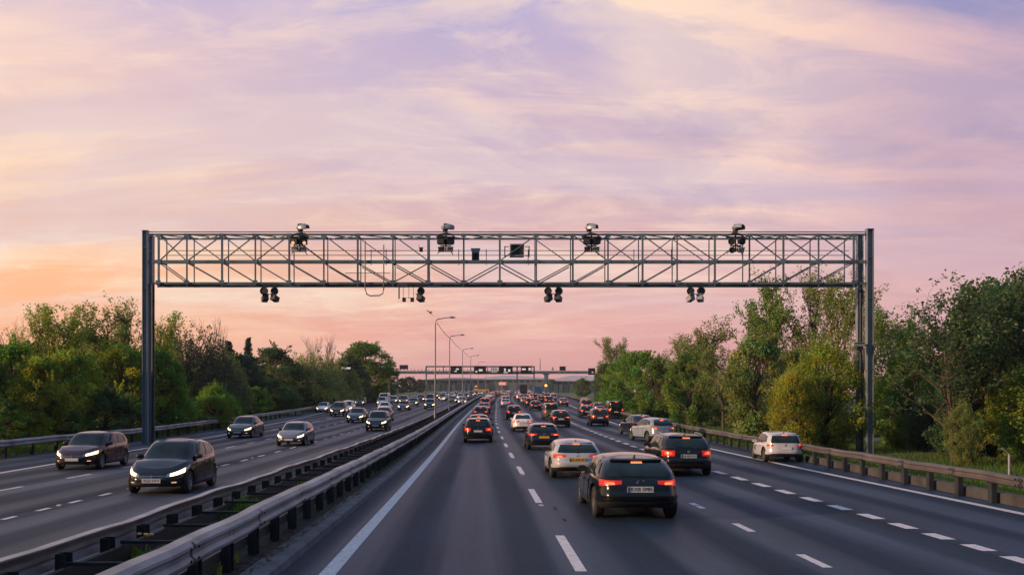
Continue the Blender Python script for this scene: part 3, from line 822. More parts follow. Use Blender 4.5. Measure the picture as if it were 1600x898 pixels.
for i, (s, u, n, h, c, lab, fl) in enumerate([
    (12.0, -4.5, 40, 0.5, G_MID, 'weed with yellow flowers in the median beside the first cross bars', M['yellowp']),
    (14.2, -4.1, 60, 0.34, G_YEL, 'yellow-green weed tuft in the median beyond the yellow flowers', None),
    (17.0, -4.5, 110, 0.6, G_BRT, 'bright green weed clump in the median, the biggest one', None),
    (22.0, -4.2, 90, 0.5, G_MID, 'mid green weed clump in the median behind the biggest one', None),
    (9.8, -3.75, 40, 0.3, G_BRT, 'small weed at the foot of the near median posts', None),
    (12.4, -3.7, 30, 0.24, G_OLV, 'tiny olive weed by the median kerb', None)]):
    weed('weed', s, u, n, h, c, lab, fl)
g = np.random.default_rng(64)
for i in range(26):
    s = 8 + 46 * (i + g.uniform()) / 26
    weed('weed', s, -4.2 + g.uniform(-.5, .5), 55, g.uniform(.25, .5), [G_DARK, G_DARK, G_MID][i % 3], 'low dark green weed among the cross bars between the two median rails')
# dead leaves and grit along the kerb
g = np.random.default_rng(5); vs = []; fs = []; tint = []
for i in range(2600):
    s = 6 + 34 * g.uniform() ** 1.4; u = -3.1 - abs(g.normal(0, 0.45)); x, y, z = P(u, s, 0.135 if u > -3.25 else 0.145)
    r_ = g.uniform(0.012, 0.035); a = g.uniform(0, 6.28); b_ = len(vs)
    vs += [(x + r_ * math.cos(a + t), y + r_ * 1.4 * math.sin(a + t), z + 0.012 * abs(g.normal())) for t in (0, 1.6, 3.1, 4.7)]
    fs.append((b_, b_ + 1, b_ + 2, b_ + 3)); t = g.uniform(0.3, 1.5); tint.append((t, t * 0.75, t * 0.55))
o = link_mesh('leaf_litter', leaf_mesh_from('leaf_litter', vs, fs, tint)); o.color = (0.11, 0.09, 0.07, 1)
tag(o, 'dead leaves and grit scattered along the median kerb', 'leaf litter', kind='stuff')
# ------------------------------------------------------------------ the big lattice gantry
GS = 52.0; GK = F / GS; GD = 1.35
def gx(px): return (px - VX) / GK
def gzz(py): return CH + (VY - py) / GK
gan = empty('lattice_gantry', (gx(790), GS, 0)); gan.location = (0, 0, 0)
tag(gan, 'blue-grey steel lattice gantry spanning the whole motorway, the nearest one', 'gantry')
xl, xr = gx(227.5), gx(1358.5)
zt, zm, zb = gzz(366.5), gzz(409), gzz(442.5)
zt2 = gzz(363)
GM, CM = M['gantry'], M['column']
def gpart(name, mb, mat=None, sm=None): return mb.build(name, mat or GM, gan, sm)
# columns: I-sections with base plates
def column(x, y, ztop, base, w=0.31, d=0.3):
    mb = MB(); h = ztop - base; zc = base + h / 2
    mb.box((x - w / 2 + 0.02, y, zc), (0.04, d, h)); mb.box((x + w / 2 - 0.02, y, zc), (0.04, d, h)); mb.box((x, y, zc), (w - 0.08, 0.05, h))
    mb.box((x, y, base + 0.03), (w + 0.25, d + 0.25, 0.06))
    for zz in np.arange(base + 2.0, ztop, 2.4): mb.box((x, y, zz), (w - 0.06, d - 0.04, 0.025))
    mb.box((x, y, ztop + 0.015), (w + 0.04, d + 0.04, 0.03))
    gpart('column', mb, CM)
bl_, br_b = gz(xl, GS), gz(xr, GS)
column(xl, GS, gzz(361), bl_); column(xl - 0.17, GS + GD, gzz(363), bl_)
column(xr, GS, gzz(358.5), br_b, 0.38, 0.34); column(xr, GS + GD, gzz(361), br_b, 0.36)
# cable pipe with joint bands on the left column
mb = MB(); mb.tube([(xl + 0.27, GS + 0.45, bl_), (xl + 0.27, GS + 0.45, zb)], 0.09, 10)
for zz in np.arange(bl_ + 1, zb, 1.5): mb.tube([(xl + 0.27, GS + 0.45, zz), (xl + 0.27, GS + 0.45, zz + 0.06)], 0.105, 10)
gpart('cable_pipe', mb, M['darksteel'], 40)
mb = MB(); mb.tube([(xr - 0.3, GS + 0.5, br_b), (xr - 0.3, GS + 0.5, zb)], 0.07, 10); gpart('cable_pipe', mb, M['darksteel'], 40)
# chords
for y in (GS, GS + GD):
    for z, w in ((zt, 0.105), (zm, 0.185), (zb, 0.125)):
        if y > GS and z == zm: w = 0.06; z = zm + 0.13
        mb = MB(); mb.box(((xl + xr) / 2, y, z), (xr - xl - 0.42, w * 0.9, w))
        gpart('chord', mb)
mb = MB(); mb.box(((xl + xr) / 2, GS + 0.03, zt + 0.16), (xr - xl - 0.42, 0.05, 0.05)); gpart('cable_tray', mb)
PN = [248, 292, 347, 399, 452, 506, 559, 614, 669, 724.5, 781, 838, 895, 950, 1004, 1058, 1117, 1171, 1224, 1279, 1334]
PX = [gx(p) for p in PN]
for i, x in enumerate(PX):
    for y, w in ((GS + 0.005, 0.085 if i % 2 else 0.11), (GS + GD - 0.005, 0.06)):
        mb = MB(); mb.box((x, y, (zt + zb) / 2), (w, w * 0.8, zt - zb - 0.1))
        if y < GS + 0.1: mb.box((x, y - 0.02, zb - 0.13), (0.06, 0.05, 0.12))
        gpart('upright', mb)
    mb = MB()
    for z in (zt, zm, zb): mb.beam((x, GS + 0.08, z), (x, GS + GD - 0.08, z), 0.08, 0.08)
    gpart('cross_tie', mb)
def brace(x0, z0, x1, z1, y, r=0.038):
    mb = MB(); mb.beam((x0, y, z0), (x1, y, z1), r * 1.6, r * 1.6); gpart('brace', mb)
for i in range(len(PX) - 1):
    a, b = PX[i] + 0.08, PX[i + 1] - 0.08
    # lower band: falling to the right on the left half, zigzag in the middle, rising on the right half
    down = (i < 8) or i in (8, 10)
    if i == 7: brace(a, zb + .1, b, zm - .12, GS + 0.09)
    if down: brace(a, zm - 0.1, b, zb + 0.08, GS); brace(a, zm - 0.1, b, zb + 0.08, GS + GD, 0.04)
    else: brace(a, zb + 0.08, b, zm - 0.1, GS); brace(a, zb + 0.08, b, zm - 0.1, GS + GD, 0.04)
    # upper band: crossed braces near both ends, single ones in the middle
    up = i in (0, 1, 2, 3, 10, 12, 13, 14, 16, 17, 18, 19)
    dn = i in (0, 2, 3, 4, 5, 7, 12, 14, 15, 17, 18, 19, 1)
    if dn: brace(a, zt - 0.08, b, zm + 0.12, GS)
    if up: brace(a, zm + 0.12, b, zt - 0.08, GS + (0.07 if dn else 0.0), 0.038)
    if i in (4, 6, 11, 13, 15): brace(a, zt - 0.08, b, zm + 0.12, GS + GD, 0.03)
    # plan bracing of the top face
    mb = MB(); mb.beam((a, GS + 0.1, zt + 0.01), (b, GS + GD - 0.1, zt + 0.01), 0.06, 0.05)
    if i % 2: mb.beam((b, GS + 0.1, zt - 0.03), (a, GS + GD - 0.1, zt - 0.03), 0.05, 0.05)
    gpart('plan_brace', mb)
    # little gusset plates
mb = MB()
for x in PX:
    for z in (zt - 0.06, zm, zb + 0.06): mb.box((x, GS - 0.1, z), (0.3, 0.012, 0.22))
gpart('gusset_plates', mb)
for z in (gzz(386), gzz(393.5)):
    mb = MB(); mb.tube([(gx(250), GS + GD - 0.15, z), (gx(1340), GS + GD - 0.15, z)], 0.022, 6); gpart('handrail', mb)
for px in (576, 600, 716, 760, 827, 996, 1010, 1056): 
    mb = MB(); mb.tube([(gx(px), GS + GD - 0.15, zm), (gx(px), GS + GD - 0.15, gzz(384))], 0.025, 6); gpart('handrail_post', mb)
mb = MB(); mb.box(((xl + xr) / 2, GS + GD * 0.5, zb - 0.03), (xr - xl - 1.0, 0.6, 0.04)); gpart('walkway', mb, M['darksteel'])
# ladder hoop cage hanging under the left third (px 572-600)
mb = MB(); xa, xb_ = gx(571), gx(600)
mb.tube([(xa, GS - 0.15, gzz(377)), (xa, GS - 0.15, gzz(452)), (xa + 0.1, GS - 0.15, gzz(460)), (xa + 0.3, GS - 0.15, gzz(462.5)), (xb_ - 0.25, GS - 0.15, gzz(462)), (xb_ - 0.06, GS - 0.15, gzz(459)), (xb_, GS - 0.15, gzz(452)), (xb_, GS - 0.15, gzz(383))], 0.035, 8)
gpart('ladder_hoop', mb, None, 50)
mb = MB(); mb.tube([(xa, GS - 0.15, gzz(393)), (gx(614), GS - 0.15, gzz(393))], 0.02, 6); mb.tube([(gx(540), GS - 0.15, gzz(427)), (gx(610), GS - 0.15, gzz(427))], 0.02, 6); gpart('handrail', mb)
# loose conduits along the lower chord
for a, b, z in ((350, 400, 445.5), (430, 470, 446), (620, 690, 446.5), (860, 980, 446.5), (1060, 1118, 446.5)):
    mb = MB(); mb.tube([(gx(a), GS - 0.1, gzz(z)), (gx(b), GS - 0.1, gzz(z + 0.6))], 0.025, 6); gpart('conduit', mb)

# --- equipment bolted onto the gantry: things of their own
def speed_head(px, name, label, yawv):                   # hooded camera on a short neck above the top chord
    o = empty('overhead_camera', (gx(px), GS + 0.25, zt + 0.2), yawv); o.rotation_euler[1] = math.sin(px) * 0.28; tag(o, label, 'camera', 'hooded cameras on top of the gantry')
    mb = MB(); mb.tube([(0, 0, -0.12), (0, 0, 0.12)], [0.09, 0.07], 10); mb.box((0, 0, -0.1), (0.34, 0.3, 0.05)); mb.build('bracket', M['darksteel'], o, 40)
    mb = MB(); mb.lathe([(0.0, 0.02), (0.13, 0.03), (0.17, 0.12), (0.21, 0.28), (0.17, 0.36), (0, 0.37)], 'Z', 14, (0, 0.06, 0)); mb.build('camera_body', M['camblack'], o, 40)
    rows = []                                            # a helmet-like shade: long in the viewing direction, open below
    for q in np.linspace(0, 1, 10):
        yy = -0.46 + 0.74 * q; hh = 0.2 * (math.sin(math.pi * (0.22 + 0.74 * q))) ** 0.8; ww = 0.25 * (math.sin(math.pi * (0.25 + 0.68 * q))) ** 0.6
        rows.append([(ww * math.cos(t), yy, 0.30 - 0.16 * (1 - q) * 0.3 + hh * max(0.0, math.sin(t)) - (0.07 if math.sin(t) <= 0.01 else 0)) for t in np.linspace(math.pi, 0, 11)])
    mb = MB(); mb.strip(rows); mb.strip([[(x * 0.92, y, z - 0.03) for x, y, z in r] for r in rows]); mb.strip([rows[-1], [(0, 0.34, 0.3)] * 11])
    mb.build('hood', M['camgrey'], o, 50)
    mb = MB(); mb.lathe([(0, -0.3), (0.09, -0.3), (0.09, -0.2), (0.12, -0.05), (0.12, 0.15)], 'Y', 12, (0, 0, 0.38)); mb.build('lens', M['lens'], o, 40)
for px, lab, yw in ((470, 'hooded camera on top of the gantry, tilted, above the camera cluster with pinkish lamps', R(68)), (697, 'camera with a hooked curved hood on top of the gantry over the median', R(100)),
                    (923, 'hooded camera on top of the gantry above the middle of the right carriageway', R(58)), (1152, 'hooded camera on top of the gantry nearest its right hand column', R(40))):
    speed_head(px, 'overhead_camera', lab, yw)
def lamp_head(parent, c, r, L, tilt, yaw=0.0, square=False, mat=None):
    mb = MB(); mm = Matrix.Rotation(yaw, 3, 'Z') @ Matrix.Rotation(tilt, 3, 'X')
    if square: mb.box((0, 0, 0), (2 * r, L, 1.7 * r)); mb.box((0, -L * 0.55, r * 0.9), (2.2 * r, L * 0.5, 0.02))
    else: mb.lathe([(0, L / 2), (r * 0.55, L / 2), (r * 0.8, L * 0.25), (r, -L * 0.2), (r * 1.04, -L / 2), (r * 0.9, -L / 2), (r * 0.85, -L * 0.42), (0, -L * 0.42)], 'Y', 14)
    mb.v = [tuple(Vector(c) + mm @ Vector(v)) for v in mb.v]
    return mb.build('camera_head' if square else 'lamp_head', mat or M['camblack'], parent, 35)
def cluster(px, label, square, lit=False, lean=0.0):      # two stacked pairs of heads on a saddle bracket inside the truss
    o = empty('camera_cluster', (gx(px), GS - 0.28, gzz(383))); tag(o, label, 'camera cluster', 'camera clusters inside the truss')
    mb = MB(); mb.beam((-0.55, 0, 0.42), (0.55, 0, 0.42), 0.06, 0.08); mb.tube([(0, 0, 0.55), (0, 0, -0.45)], 0.045, 8)
    mb.tube([(-0.5, 0, 0.42), (-0.35, 0.02, 0.6), (0.0, 0.02, 0.66), (0.35, 0.02, 0.6), (0.5, 0, 0.42)], 0.035, 6)
    mb.beam((-0.32, 0, -0.08), (0.32, 0, -0.08), 0.05, 0.06); mb.tube([(-0.1, 0, -0.1), (-0.5, 0.05, -0.55)], 0.025, 6); mb.tube([(0.15, 0, -0.2), (0.42, 0.05, -0.6)], 0.025, 6)
    mb.build('bracket', M['darksteel'], o, 40)
    mb = MB(); rows = [[(0.62 * math.cos(t), yy, 0.2 + 0.42 * math.sin(t)) for t in np.linspace(math.pi, 0, 9)] for yy in (-0.2, 0.2)]
    rows = [[(x, y, z) for x, y, z in r if z > 0.4] for r in rows]; mb.strip(rows); mb.build('cover', M['camgrey'], o, 50)
    for sx in (-1, 1):
        lamp_head(o, (0.27 * sx, -0.12, 0.16), 0.2, 0.45, lean, 0.2 * sx, square)
        lamp_head(o, (0.25 * sx, -0.12, -0.32), 0.17, 0.38, lean + 0.2, 0.1 * sx, square or sx > 0, M['camgrey'] if sx > 0 or lit else None)
    if lit:
        for sx in (-1, 1):
            mb = MB(); mb.lathe([(0, -0.37), (0.1, -0.365), (0.1, -0.34), (0, -0.33)], 'Y', 10, (0.33 * sx, 0, 0.02)); mb.build('status_lamp', M['warm_on'], o)
cluster(470, 'cluster of four camera heads inside the truss with two small glowing lamps', True, True)
cluster(697, 'cluster of four black camera heads inside the truss over the median', True)
cluster(923, 'cluster of four box cameras inside the truss above the middle of the right carriageway', True)
cluster(1147, 'cluster of round camera heads inside the truss, nearest the right hand column', False, False, 0.25)
def hanging(px, label, one=False):
    o = empty('hanging_lamp', (gx(px), GS - 0.1, zb - 0.1)); tag(o, label, 'camera lamp', 'paired lamp heads hanging under the gantry')
    mb = MB(); mb.box((0, 0, 0), (1.0, 0.2, 0.1)); 
    for sx in ((1,) if one else (-1, 1)):
        x = 0.29 * sx
        mb.tube([(x, 0, 0), (x, 0, -0.85)], 0.03, 8); mb.box((x, 0, -0.12), (0.22, 0.16, 0.1))
    mb.build('bracket', M['camblack'], o, 40)
    for sx in ((1,) if one else (-1, 1)):
        lamp_head(o, (0.29 * sx, -0.12, -0.38), 0.22, 0.42, 0.15, 0.15 * sx)
        lamp_head(o, (0.29 * sx, -0.1, -0.82), 0.17, 0.42, -0.35, -0.5 * sx, True, M['camgrey'] if px == 1085 else None)
for px, lab in ((423, 'pair of lamp heads hanging under the gantry over the oncoming carriageway, the leftmost pair'), (864, 'pair of lamp heads hanging under the gantry over the second right lane'), (1085, 'pair of lamp heads hanging under the gantry over the outer lanes, the rightmost pair')):
    hanging(px, lab)
hanging(650, 'single column of two lamp heads hanging under the gantry beside two small boxes', True)
o = empty('sensor_frame', (gx(637), GS - 0.1, zb - 0.08)); tag(o, 'thin wire frame with two small boxes hanging under the gantry over the median', 'sensor frame')
mb = MB(); mb.tube([(-0.5, 0, 0.02), (-0.5, 0, -0.85)], 0.04, 8)
for x in (-0.25, 0.08, 0.35): mb.tube([(x, 0, 0.02), (x, 0, -0.85)], 0.014, 6)
mb.tube([(-0.25, 0, -0.78), (0.35, 0, -0.78)], 0.014, 6); mb.build('frame', M['darksteel'], o)
for x in (-0.2, 0.28):
    mb = MB(); mb.box((x, -0.03, -0.92), (0.2, 0.22, 0.2)); mb.box((x, -0.15, -0.81), (0.22, 0.1, 0.02)); mb.build('sensor_box', M['camblack'], o)
o = empty('equipment_box', (gx(808), GS + 0.35, gzz(390))); tag(o, 'open-fronted grey and black equipment box in a rail cage in the middle of the truss', 'equipment box')
mb = MB(); w, h, d = 0.78, 0.72, 0.6
for c, s_ in (((-w / 2, 0, 0), (0.06, d, h)), ((w / 2, 0, 0), (0.06, d, h)), ((0, 0, h / 2 - 0.03), (w - 0.06, d, 0.06)), ((0, 0, -h / 2 + 0.03), (w - 0.06, d, 0.06)), ((0, d / 2, 0), (w - 0.06, 0.04, h - 0.12))): mb.box(c, s_)
mb.build('housing', M['camgrey'], o)
mb = MB(); mb.box((0, 0.05, 0), (w - 0.1, d - 0.2, h - 0.14)); mb.build('screen', M['camblack'], o)
mb = MB()
for sx in (-1, 1):
    x0, x1 = sx * 0.48, sx * 0.72
    for z in (-0.32, 0.22): mb.tube([(x0, -0.1, z), (x1, -0.1, z)], 0.025, 6)
    mb.tube([(x1, -0.1, -0.4), (x1, -0.1, 0.25)], 0.03, 6)
mb.build('cage_rail', M['darksteel'], o)
o = empty('junction_box', (gx(743), GS + 0.2, zm + 0.12)); tag(o, 'grey tapered junction box standing on the middle chord over the first lane', 'junction box')
mb = MB(); mb.strip([[(-0.2, -0.2, 0.4), (0.2, -0.2, 0.4), (0.2, 0.2, 0.4), (-0.2, 0.2, 0.4), (-0.2, -0.2, 0.4)], [(-0.28, -0.22, 0.68), (0.28, -0.22, 0.68), (0.28, 0.22, 0.68), (-0.28, 0.22, 0.68), (-0.28, -0.22, 0.68)]])
mb.add([(-0.28, -0.22, 0.68), (0.28, -0.22, 0.68), (0.28, 0.22, 0.68), (-0.28, 0.22, 0.68)], [(0, 1, 2, 3)]); mb.build('box', M['camgrey'], o)
mb = MB(); mb.box((-0.16, 0, 0.2), (0.12, 0.3, 0.4)); mb.box((0.16, 0, 0.2), (0.12, 0.3, 0.4)); mb.box((0, 0.1, 0.2), (0.2, 0.05, 0.4)); mb.build('stand', M['camblack'], o)
o = empty('small_sensor', (gx(656), GS + GD - 0.2, gzz(385))); tag(o, 'tiny dark sensor box on the handrail left of the median cameras', 'sensor')
mb = MB(); mb.box((0, 0, 0), (0.2, 0.18, 0.22)); mb.box((0, 0, 0.125), (0.26, 0.24, 0.02)); mb.tube([(-0.11, 0, 0.1), (-0.14, 0, 0.34)], 0.012, 6); mb.build('sensor_body', M['camblack'], o)
o = empty('column_camera', (xr - 0.62, GS - 0.3, gzz(542))); tag(o, 'small grey camera box bolted half way up the right gantry column', 'camera')
mb = MB(); mb.box((-0.18, -0.05, 0.12), (0.62, 0.3, 0.2)); mb.box((-0.18, -0.08, 0.235), (0.7, 0.4, 0.03)); mb.build('camera_housing', M['camgrey'], o)
mb = MB(); mb.box((-0.12, 0, -0.1), (0.36, 0.24, 0.2)); mb.lathe([(0, -0.16), (0.08, -0.16), (0.09, 0.0), (0, 0.02)], 'Z', 10, (-0.12, 0, -0.18)); mb.beam((0.05, 0, 0.1), (0.5, 0.2, 0.1), 0.08, 0.08); mb.build('mount', M['camblack'], o)

# ------------------------------------------------------------------ lamp posts in the central reserve and the wire between them
LS = [81, 108, 148, 192, 245, 310]
tops = []
for i, s in enumerate(LS):
    h = 9.7 if i < 3 else 10.0
    o = empty('street_lamp', P(-4.2, s, 0.1)); o.rotation_euler[2] = -head(s)
    names = ['nearest lamp post in the central reserve', 'second lamp post in the central reserve from the near end', 'third lamp post in the central reserve from the near end', 'fourth lamp post in the central reserve, in front of the sign frame', 'fifth lamp post in the central reserve, seen small over the sign frame', 'last and smallest lamp post in the central reserve']
    tag(o, 'thin grey ' + names[i], 'street lamp', 'lamp posts along the central reserve')
    mb = MB(); mb.tube([(0, 0, 0), (0, 0, 1.2), (0, 0, 1.25), (0.02, 0, h - 0.6), (0.06, 0, h - 0.2), (0.25, 0, h - 0.03)], [0.12, 0.12, 0.075, 0.055, 0.05, 0.045], 10); mb.build('pole', M['column'], o, 40)
    mb = MB(); mb.tube([(0.22, 0, h - 0.04), (0.9, 0, h + 0.06), (1.25, 0, h + 0.1)], [0.05, 0.04, 0.035], 8); mb.build('arm', M['column'], o, 40)
    mb = MB(); rows = [[(1.15 + 0.75 * t, 0.17 * math.sin(math.pi * min(1, t * 0.85 + 0.1)) * math.cos(a), h + 0.1 + (0.13 if math.sin(a) > 0 else 0.07) * math.sin(math.pi * min(1, t * 0.9 + 0.06)) * math.sin(a)) for a in np.linspace(0, 2 * math.pi, 13)] for t in np.linspace(0, 1, 8)]
    mb.strip(rows); mb.build('lamp_head', M['camgrey'], o, 60)
    tops.append(Vector(P(-4.05, s, 0.1 + h - 0.35)))
for i in range(3):
    a, b = tops[i], tops[i + 1]; mb = MB()
    mb.tube([a + (b - a) * t - Vector((0, 0, 0.15 * 4 * t * (1 - t))) for t in np.linspace(0, 1, 9)], 0.028, 5)
    tag(mb.build('overhead_wire', M['darksteel']), 'thin dark wire slung between the ' + ['first and second', 'second and third', 'third and fourth'][i] + ' lamp posts', 'wire', 'wires between the lamp posts')

# ------------------------------------------------------------------ far sign frame over both carriageways (s = 232)
S2 = 232.0; K2 = F / S2
fx = lambda px: (px - VX) / K2
fz = lambda py: CH + (VY - py) / K2
o2 = empty('sign_gantry', (0, 0, 0)); tag(o2, 'far rectangular steel frame gantry carrying dark message signs above the queue', 'gantry')
for px, zt_ in ((666, 571.5), (834.5, 572), (808, 573)):
    mb = MB(); mb.box((fx(px), S2, (fz(zt_) + zr(S2)) / 2), (0.34, 0.34, fz(zt_) - zr(S2))); mb.build('column', GM, o2)
for py, h in ((572.3, 0.3), (583, 0.34)):
    mb = MB(); mb.box(((fx(666) + fx(834)) / 2, S2 - 0.02, fz(py)), (fx(834) - fx(666), 0.3, h)); mb.box(((fx(666) + fx(834)) / 2, S2 + 1.2, fz(py)), (fx(834) - fx(666), 0.25, h)); mb.build('beam', GM, o2)
for px in (680, 693, 735, 762, 790, 822):
    mb = MB(); mb.box((fx(px), S2 - 0.01, fz(577.6)), (0.2, 0.2, fz(573) - fz(582.4))); mb.build('upright', GM, o2)
def far_sign(x, y, z, w, h, label, glyphs, post=None):
    o = empty('message_sign', (x, y, z)); tag(o, label, 'road sign', 'message signs on the far gantries')
    mb = MB(); mb.box((0, 0, 0), (w, 0.35, h)); mb.box((0, -0.19, h / 2 + 0.05), (w + 0.1, 0.5, 0.07)); mb.build('sign_board', M['signblack'], o)
    for gx_, gz_, gw, gh in glyphs:
        mb = MB(); mb.box((gx_ * w, -0.2, gz_ * h), (gw * w, 0.03, gh * h)); mb.build('lit_marks', M['signwhite'], o)
    return o
for px, w, lab, gl in ((713, 3.0, 'black message sign on the far frame over the oncoming lanes', [(0.1, 0.1, 0.25, 0.2), (-.05, -.2, 0.2, 0.15)]), (750, 3.2, 'black message sign on the far frame right behind the fourth lamp post', [(0.05, -.05, 0.3, 0.3), (-.3, -.25, 0.15, 0.2)]),
                      (790, 3.7, 'widest black message sign on the far frame, with an arrow lamp', [(-0.05, 0.0, 0.12, 0.4), (0.25, -0.1, 0.16, 0.35), (0.0, -0.38, 0.3, 0.12)]), (822, 2.8, 'black message sign on the far frame at its right hand end', [(-0.22, 0.08, 0.35, 0.25), (0.32, 0.1, 0.2, 0.4)])):
    far_sign(fx(px), S2 - 0.45, fz(577.6), w, 1.85, lab, gl)
o = empty('lamp_bank', (fx(772), S2 - 0.4, fz(577.6))); tag(o, 'bank of small pale square lamps on the far frame left of its widest sign', 'lamp bank')
mb = MB(); mb.box((0, 0.05, 0), (1.6, 0.1, 1.7)); mb.build('panel', M['darksteel'], o)
for ix in range(3):
    for iz in range(3):
        mb = MB(); mb.box((-0.5 + 0.5 * ix, -0.04, -0.5 + 0.5 * iz), (0.3, 0.06, 0.3)); mb.build('lamp', M['signwhite'], o)

# long beam gantry further away (s = 330)
S3 = 330.0; K3 = F / S3
hx = lambda px: (px - VX) / K3
hz = lambda py: CH + (VY - py) / K3
o3 = empty('beam_gantry'); tag(o3, 'long far blue-grey beam bridging all lanes behind the sign frame', 'gantry')
mb = MB(); mb.box(((hx(598) + hx(928)) / 2, S3, hz(581)), (hx(928) - hx(596), 1.2, 0.8)); mb.box(((hx(598) + hx(928)) / 2, S3 - 0.65, hz(583.2)), (hx(928) - hx(598), 0.2, 0.3)); mb.build('beam', GM, o3)
for px, w in ((853.5, 1.5), (621, 0.7), (930, 0.8)):
    mb = MB(); zz = zr(S3) - 0.5; mb.box((hx(px), S3, (hz(583.8) + zz) / 2), (w, 0.9, hz(583.8) - zz)); mb.box((hx(px), S3, hz(584.3)), (w * 1.6, 1.0, 0.4)); mb.build('column', GM, o3)
mb = MB()
for px in np.arange(604, 740, 5.5): mb.box((hx(px), S3, hz(577.5)), (0.25, 0.4, 0.5))
mb.build('parapet_studs', GM, o3)
mb = MB(); mb.tube([(hx(844), S3, hz(578)), (hx(844), S3, hz(560))], [0.16, 0.1], 8); mb.build('mast', GM, o3)
far_sign(hx(631), S3 - 0.2, hz(573.5), 3.2, 1.5, 'black sign on two legs standing on the left part of the long far beam', [])
far_sign(hx(879), S3 - 0.2, hz(575.6), 2.3, 1.5, 'dark blue-grey sign box standing on the right part of the long far beam', [])
far_sign(hx(924), S3 - 1.0, hz(580.5), 2.6, 2.4, 'black square sign at the right end of the long far beam by the trees', [(0.1, -0.1, 0.2, 0.15)])
o = empty('beacon_cone', (hx(863.5), S3, hz(578))); tag(o, 'small dark cone shaped aerial standing on the long far beam', 'aerial'); mb = MB(); mb.lathe([(0.5, 0), (0.36, 0.5), (0.18, 1.1), (0.0, 1.3)], 'Z', 10); mb.box((0, 0, 0.02), (0.9, 0.9, 0.06)); mb.build('cone', GM, o)

# roadside message sign on its own cantilever by the left trees
o = far_sign(X_at(541, 150), 150, Z_at(575.5, 150), 2.5, 1.35, 'black road sign with one lit line in front of the left trees', [(0.0, 0.05, 0.6, 0.22)])
mb = MB(); zz = -(Z_at(575.5, 150) - zr(150)); mb.beam((0.2, 0.25, 0.1), (3.4, 0.25, 0.1), 0.25, 0.4); mb.beam((0.6, 0.35, -0.2), (0.6, 0.35, zz), 0.28, 0.28); mb.build('post', M['signblack'], o)

# small bare sign post on the right verge
x, s = X_at(1577, 36), 36.0
o = empty('marker_post', (x, s, gz(x, s))); tag(o, 'thin grey post standing alone on the right verge under the yellow-green bush', 'post')
mb = MB(); mb.tube([(0, 0, -0.1), (0, 0, 1.05)], 0.05, 8); mb.box((0, 0, 0.0), (0.45, 0.4, 0.06)); mb.tube([(0, 0, 1.05), (-0.3, 0, 1.3)], 0.03, 6); mb.build('post_shaft', M['galv'], o)

# bird
o = empty('bird', (X_at(671, 60), 60, Z_at(488, 60)), R(20)); tag(o, 'small dark bird gliding in the pink sky above the nearest lamp post', 'bird')
mb = MB(); rows = []
for t in np.linspace(0, 1, 9):
    r_ = 0.045 * math.sin(math.pi * min(1, 0.08 + t * 0.9)) ** 0.7; rows.append([(-0.2 + 0.42 * t, r_ * math.cos(a), 0.16 - 0.3 * t + r_ * math.sin(a)) for a in np.linspace(0, 2 * math.pi, 9)])
mb.strip(rows)
for sy in (-1, 1): mb.add([(-0.02, sy * 0.03, 0.03), (0.1, sy * 0.03, -0.04), (0.14, sy * 0.28, 0.02), (0.2, sy * 0.5, -0.07), (0.08, sy * 0.3, 0.045)], [(0, 1, 2, 4), (4, 2, 3)])
mb.add([(0.2, 0, -0.12), (0.3, 0.05, -0.2), (0.3, -0.05, -0.2)], [(0, 1, 2)])
mb.build('bird_body', M['bird'], o, 60)

# ------------------------------------------------------------------ far buildings, walls and works vehicles near the crest
def shed(x, y, w, d, hw, hr, label, roof, wall):
    o = empty('warehouse', (x, y, zr(y) - 0.5)); tag(o, label, 'building', 'sheds beyond the crest')
    mb = MB(); mb.box((0, 0, hw / 2 - .2), (w, d, hw - .4)); mb.build('wall', wall, o)
    e = 0.6; A, B = w / 2 + e, d / 2 + e; rx = w * 0.12
    mb = MB(); mb.add([(-A, -B, hw), (A, -B, hw), (A, B, hw), (-A, B, hw), (-rx, 0, hr), (rx, 0, hr), (-A, -B, hw - .3), (A, -B, hw - .3), (A, B, hw - .3), (-A, B, hw - .3)], [(0, 1, 5, 4), (1, 2, 5), (2, 3, 4, 5), (3, 0, 4), (6, 7, 1, 0), (7, 8, 2, 1), (8, 9, 3, 2), (9, 6, 0, 3), (6, 9, 8, 7)]); mb.build('roof', roof, o)
    for i in range(int(w // 9)):
        mb = MB(); mb.box((-w / 2 + 5 + 9 * i, -d / 2 - 0.06, 2.6), (4, 0.1, 4.6)); mb.build('loading_door', M['tealdark'], o)
    mb = MB()
    for i in range(int(w // 4)): mb.box((-w / 2 + 2 + 4 * i, -d / 2 - 0.05, hw * 0.82), (2.4, 0.06, 1.0))
    mb.build('window_band', M['glass'], o)
def bx(px, s): return X_at(px, s)
shed(bx(905, 640), 640, 52, 40, 8.2, 12.5, 'far pale-roofed shed right of the thick far column', M['pinkroof'], M['teal'])
shed(bx(800, 620), 620, 56, 40, 9.0, 12.0, 'far long pale-roofed shed behind the sign frame', M['pinkroof'], M['greywall'])
shed(bx(715, 560), 560, 46, 30, 7.6, 9.2, 'far teal shed left of the crest behind the lamp posts', M['teal'], M['tealdark'])
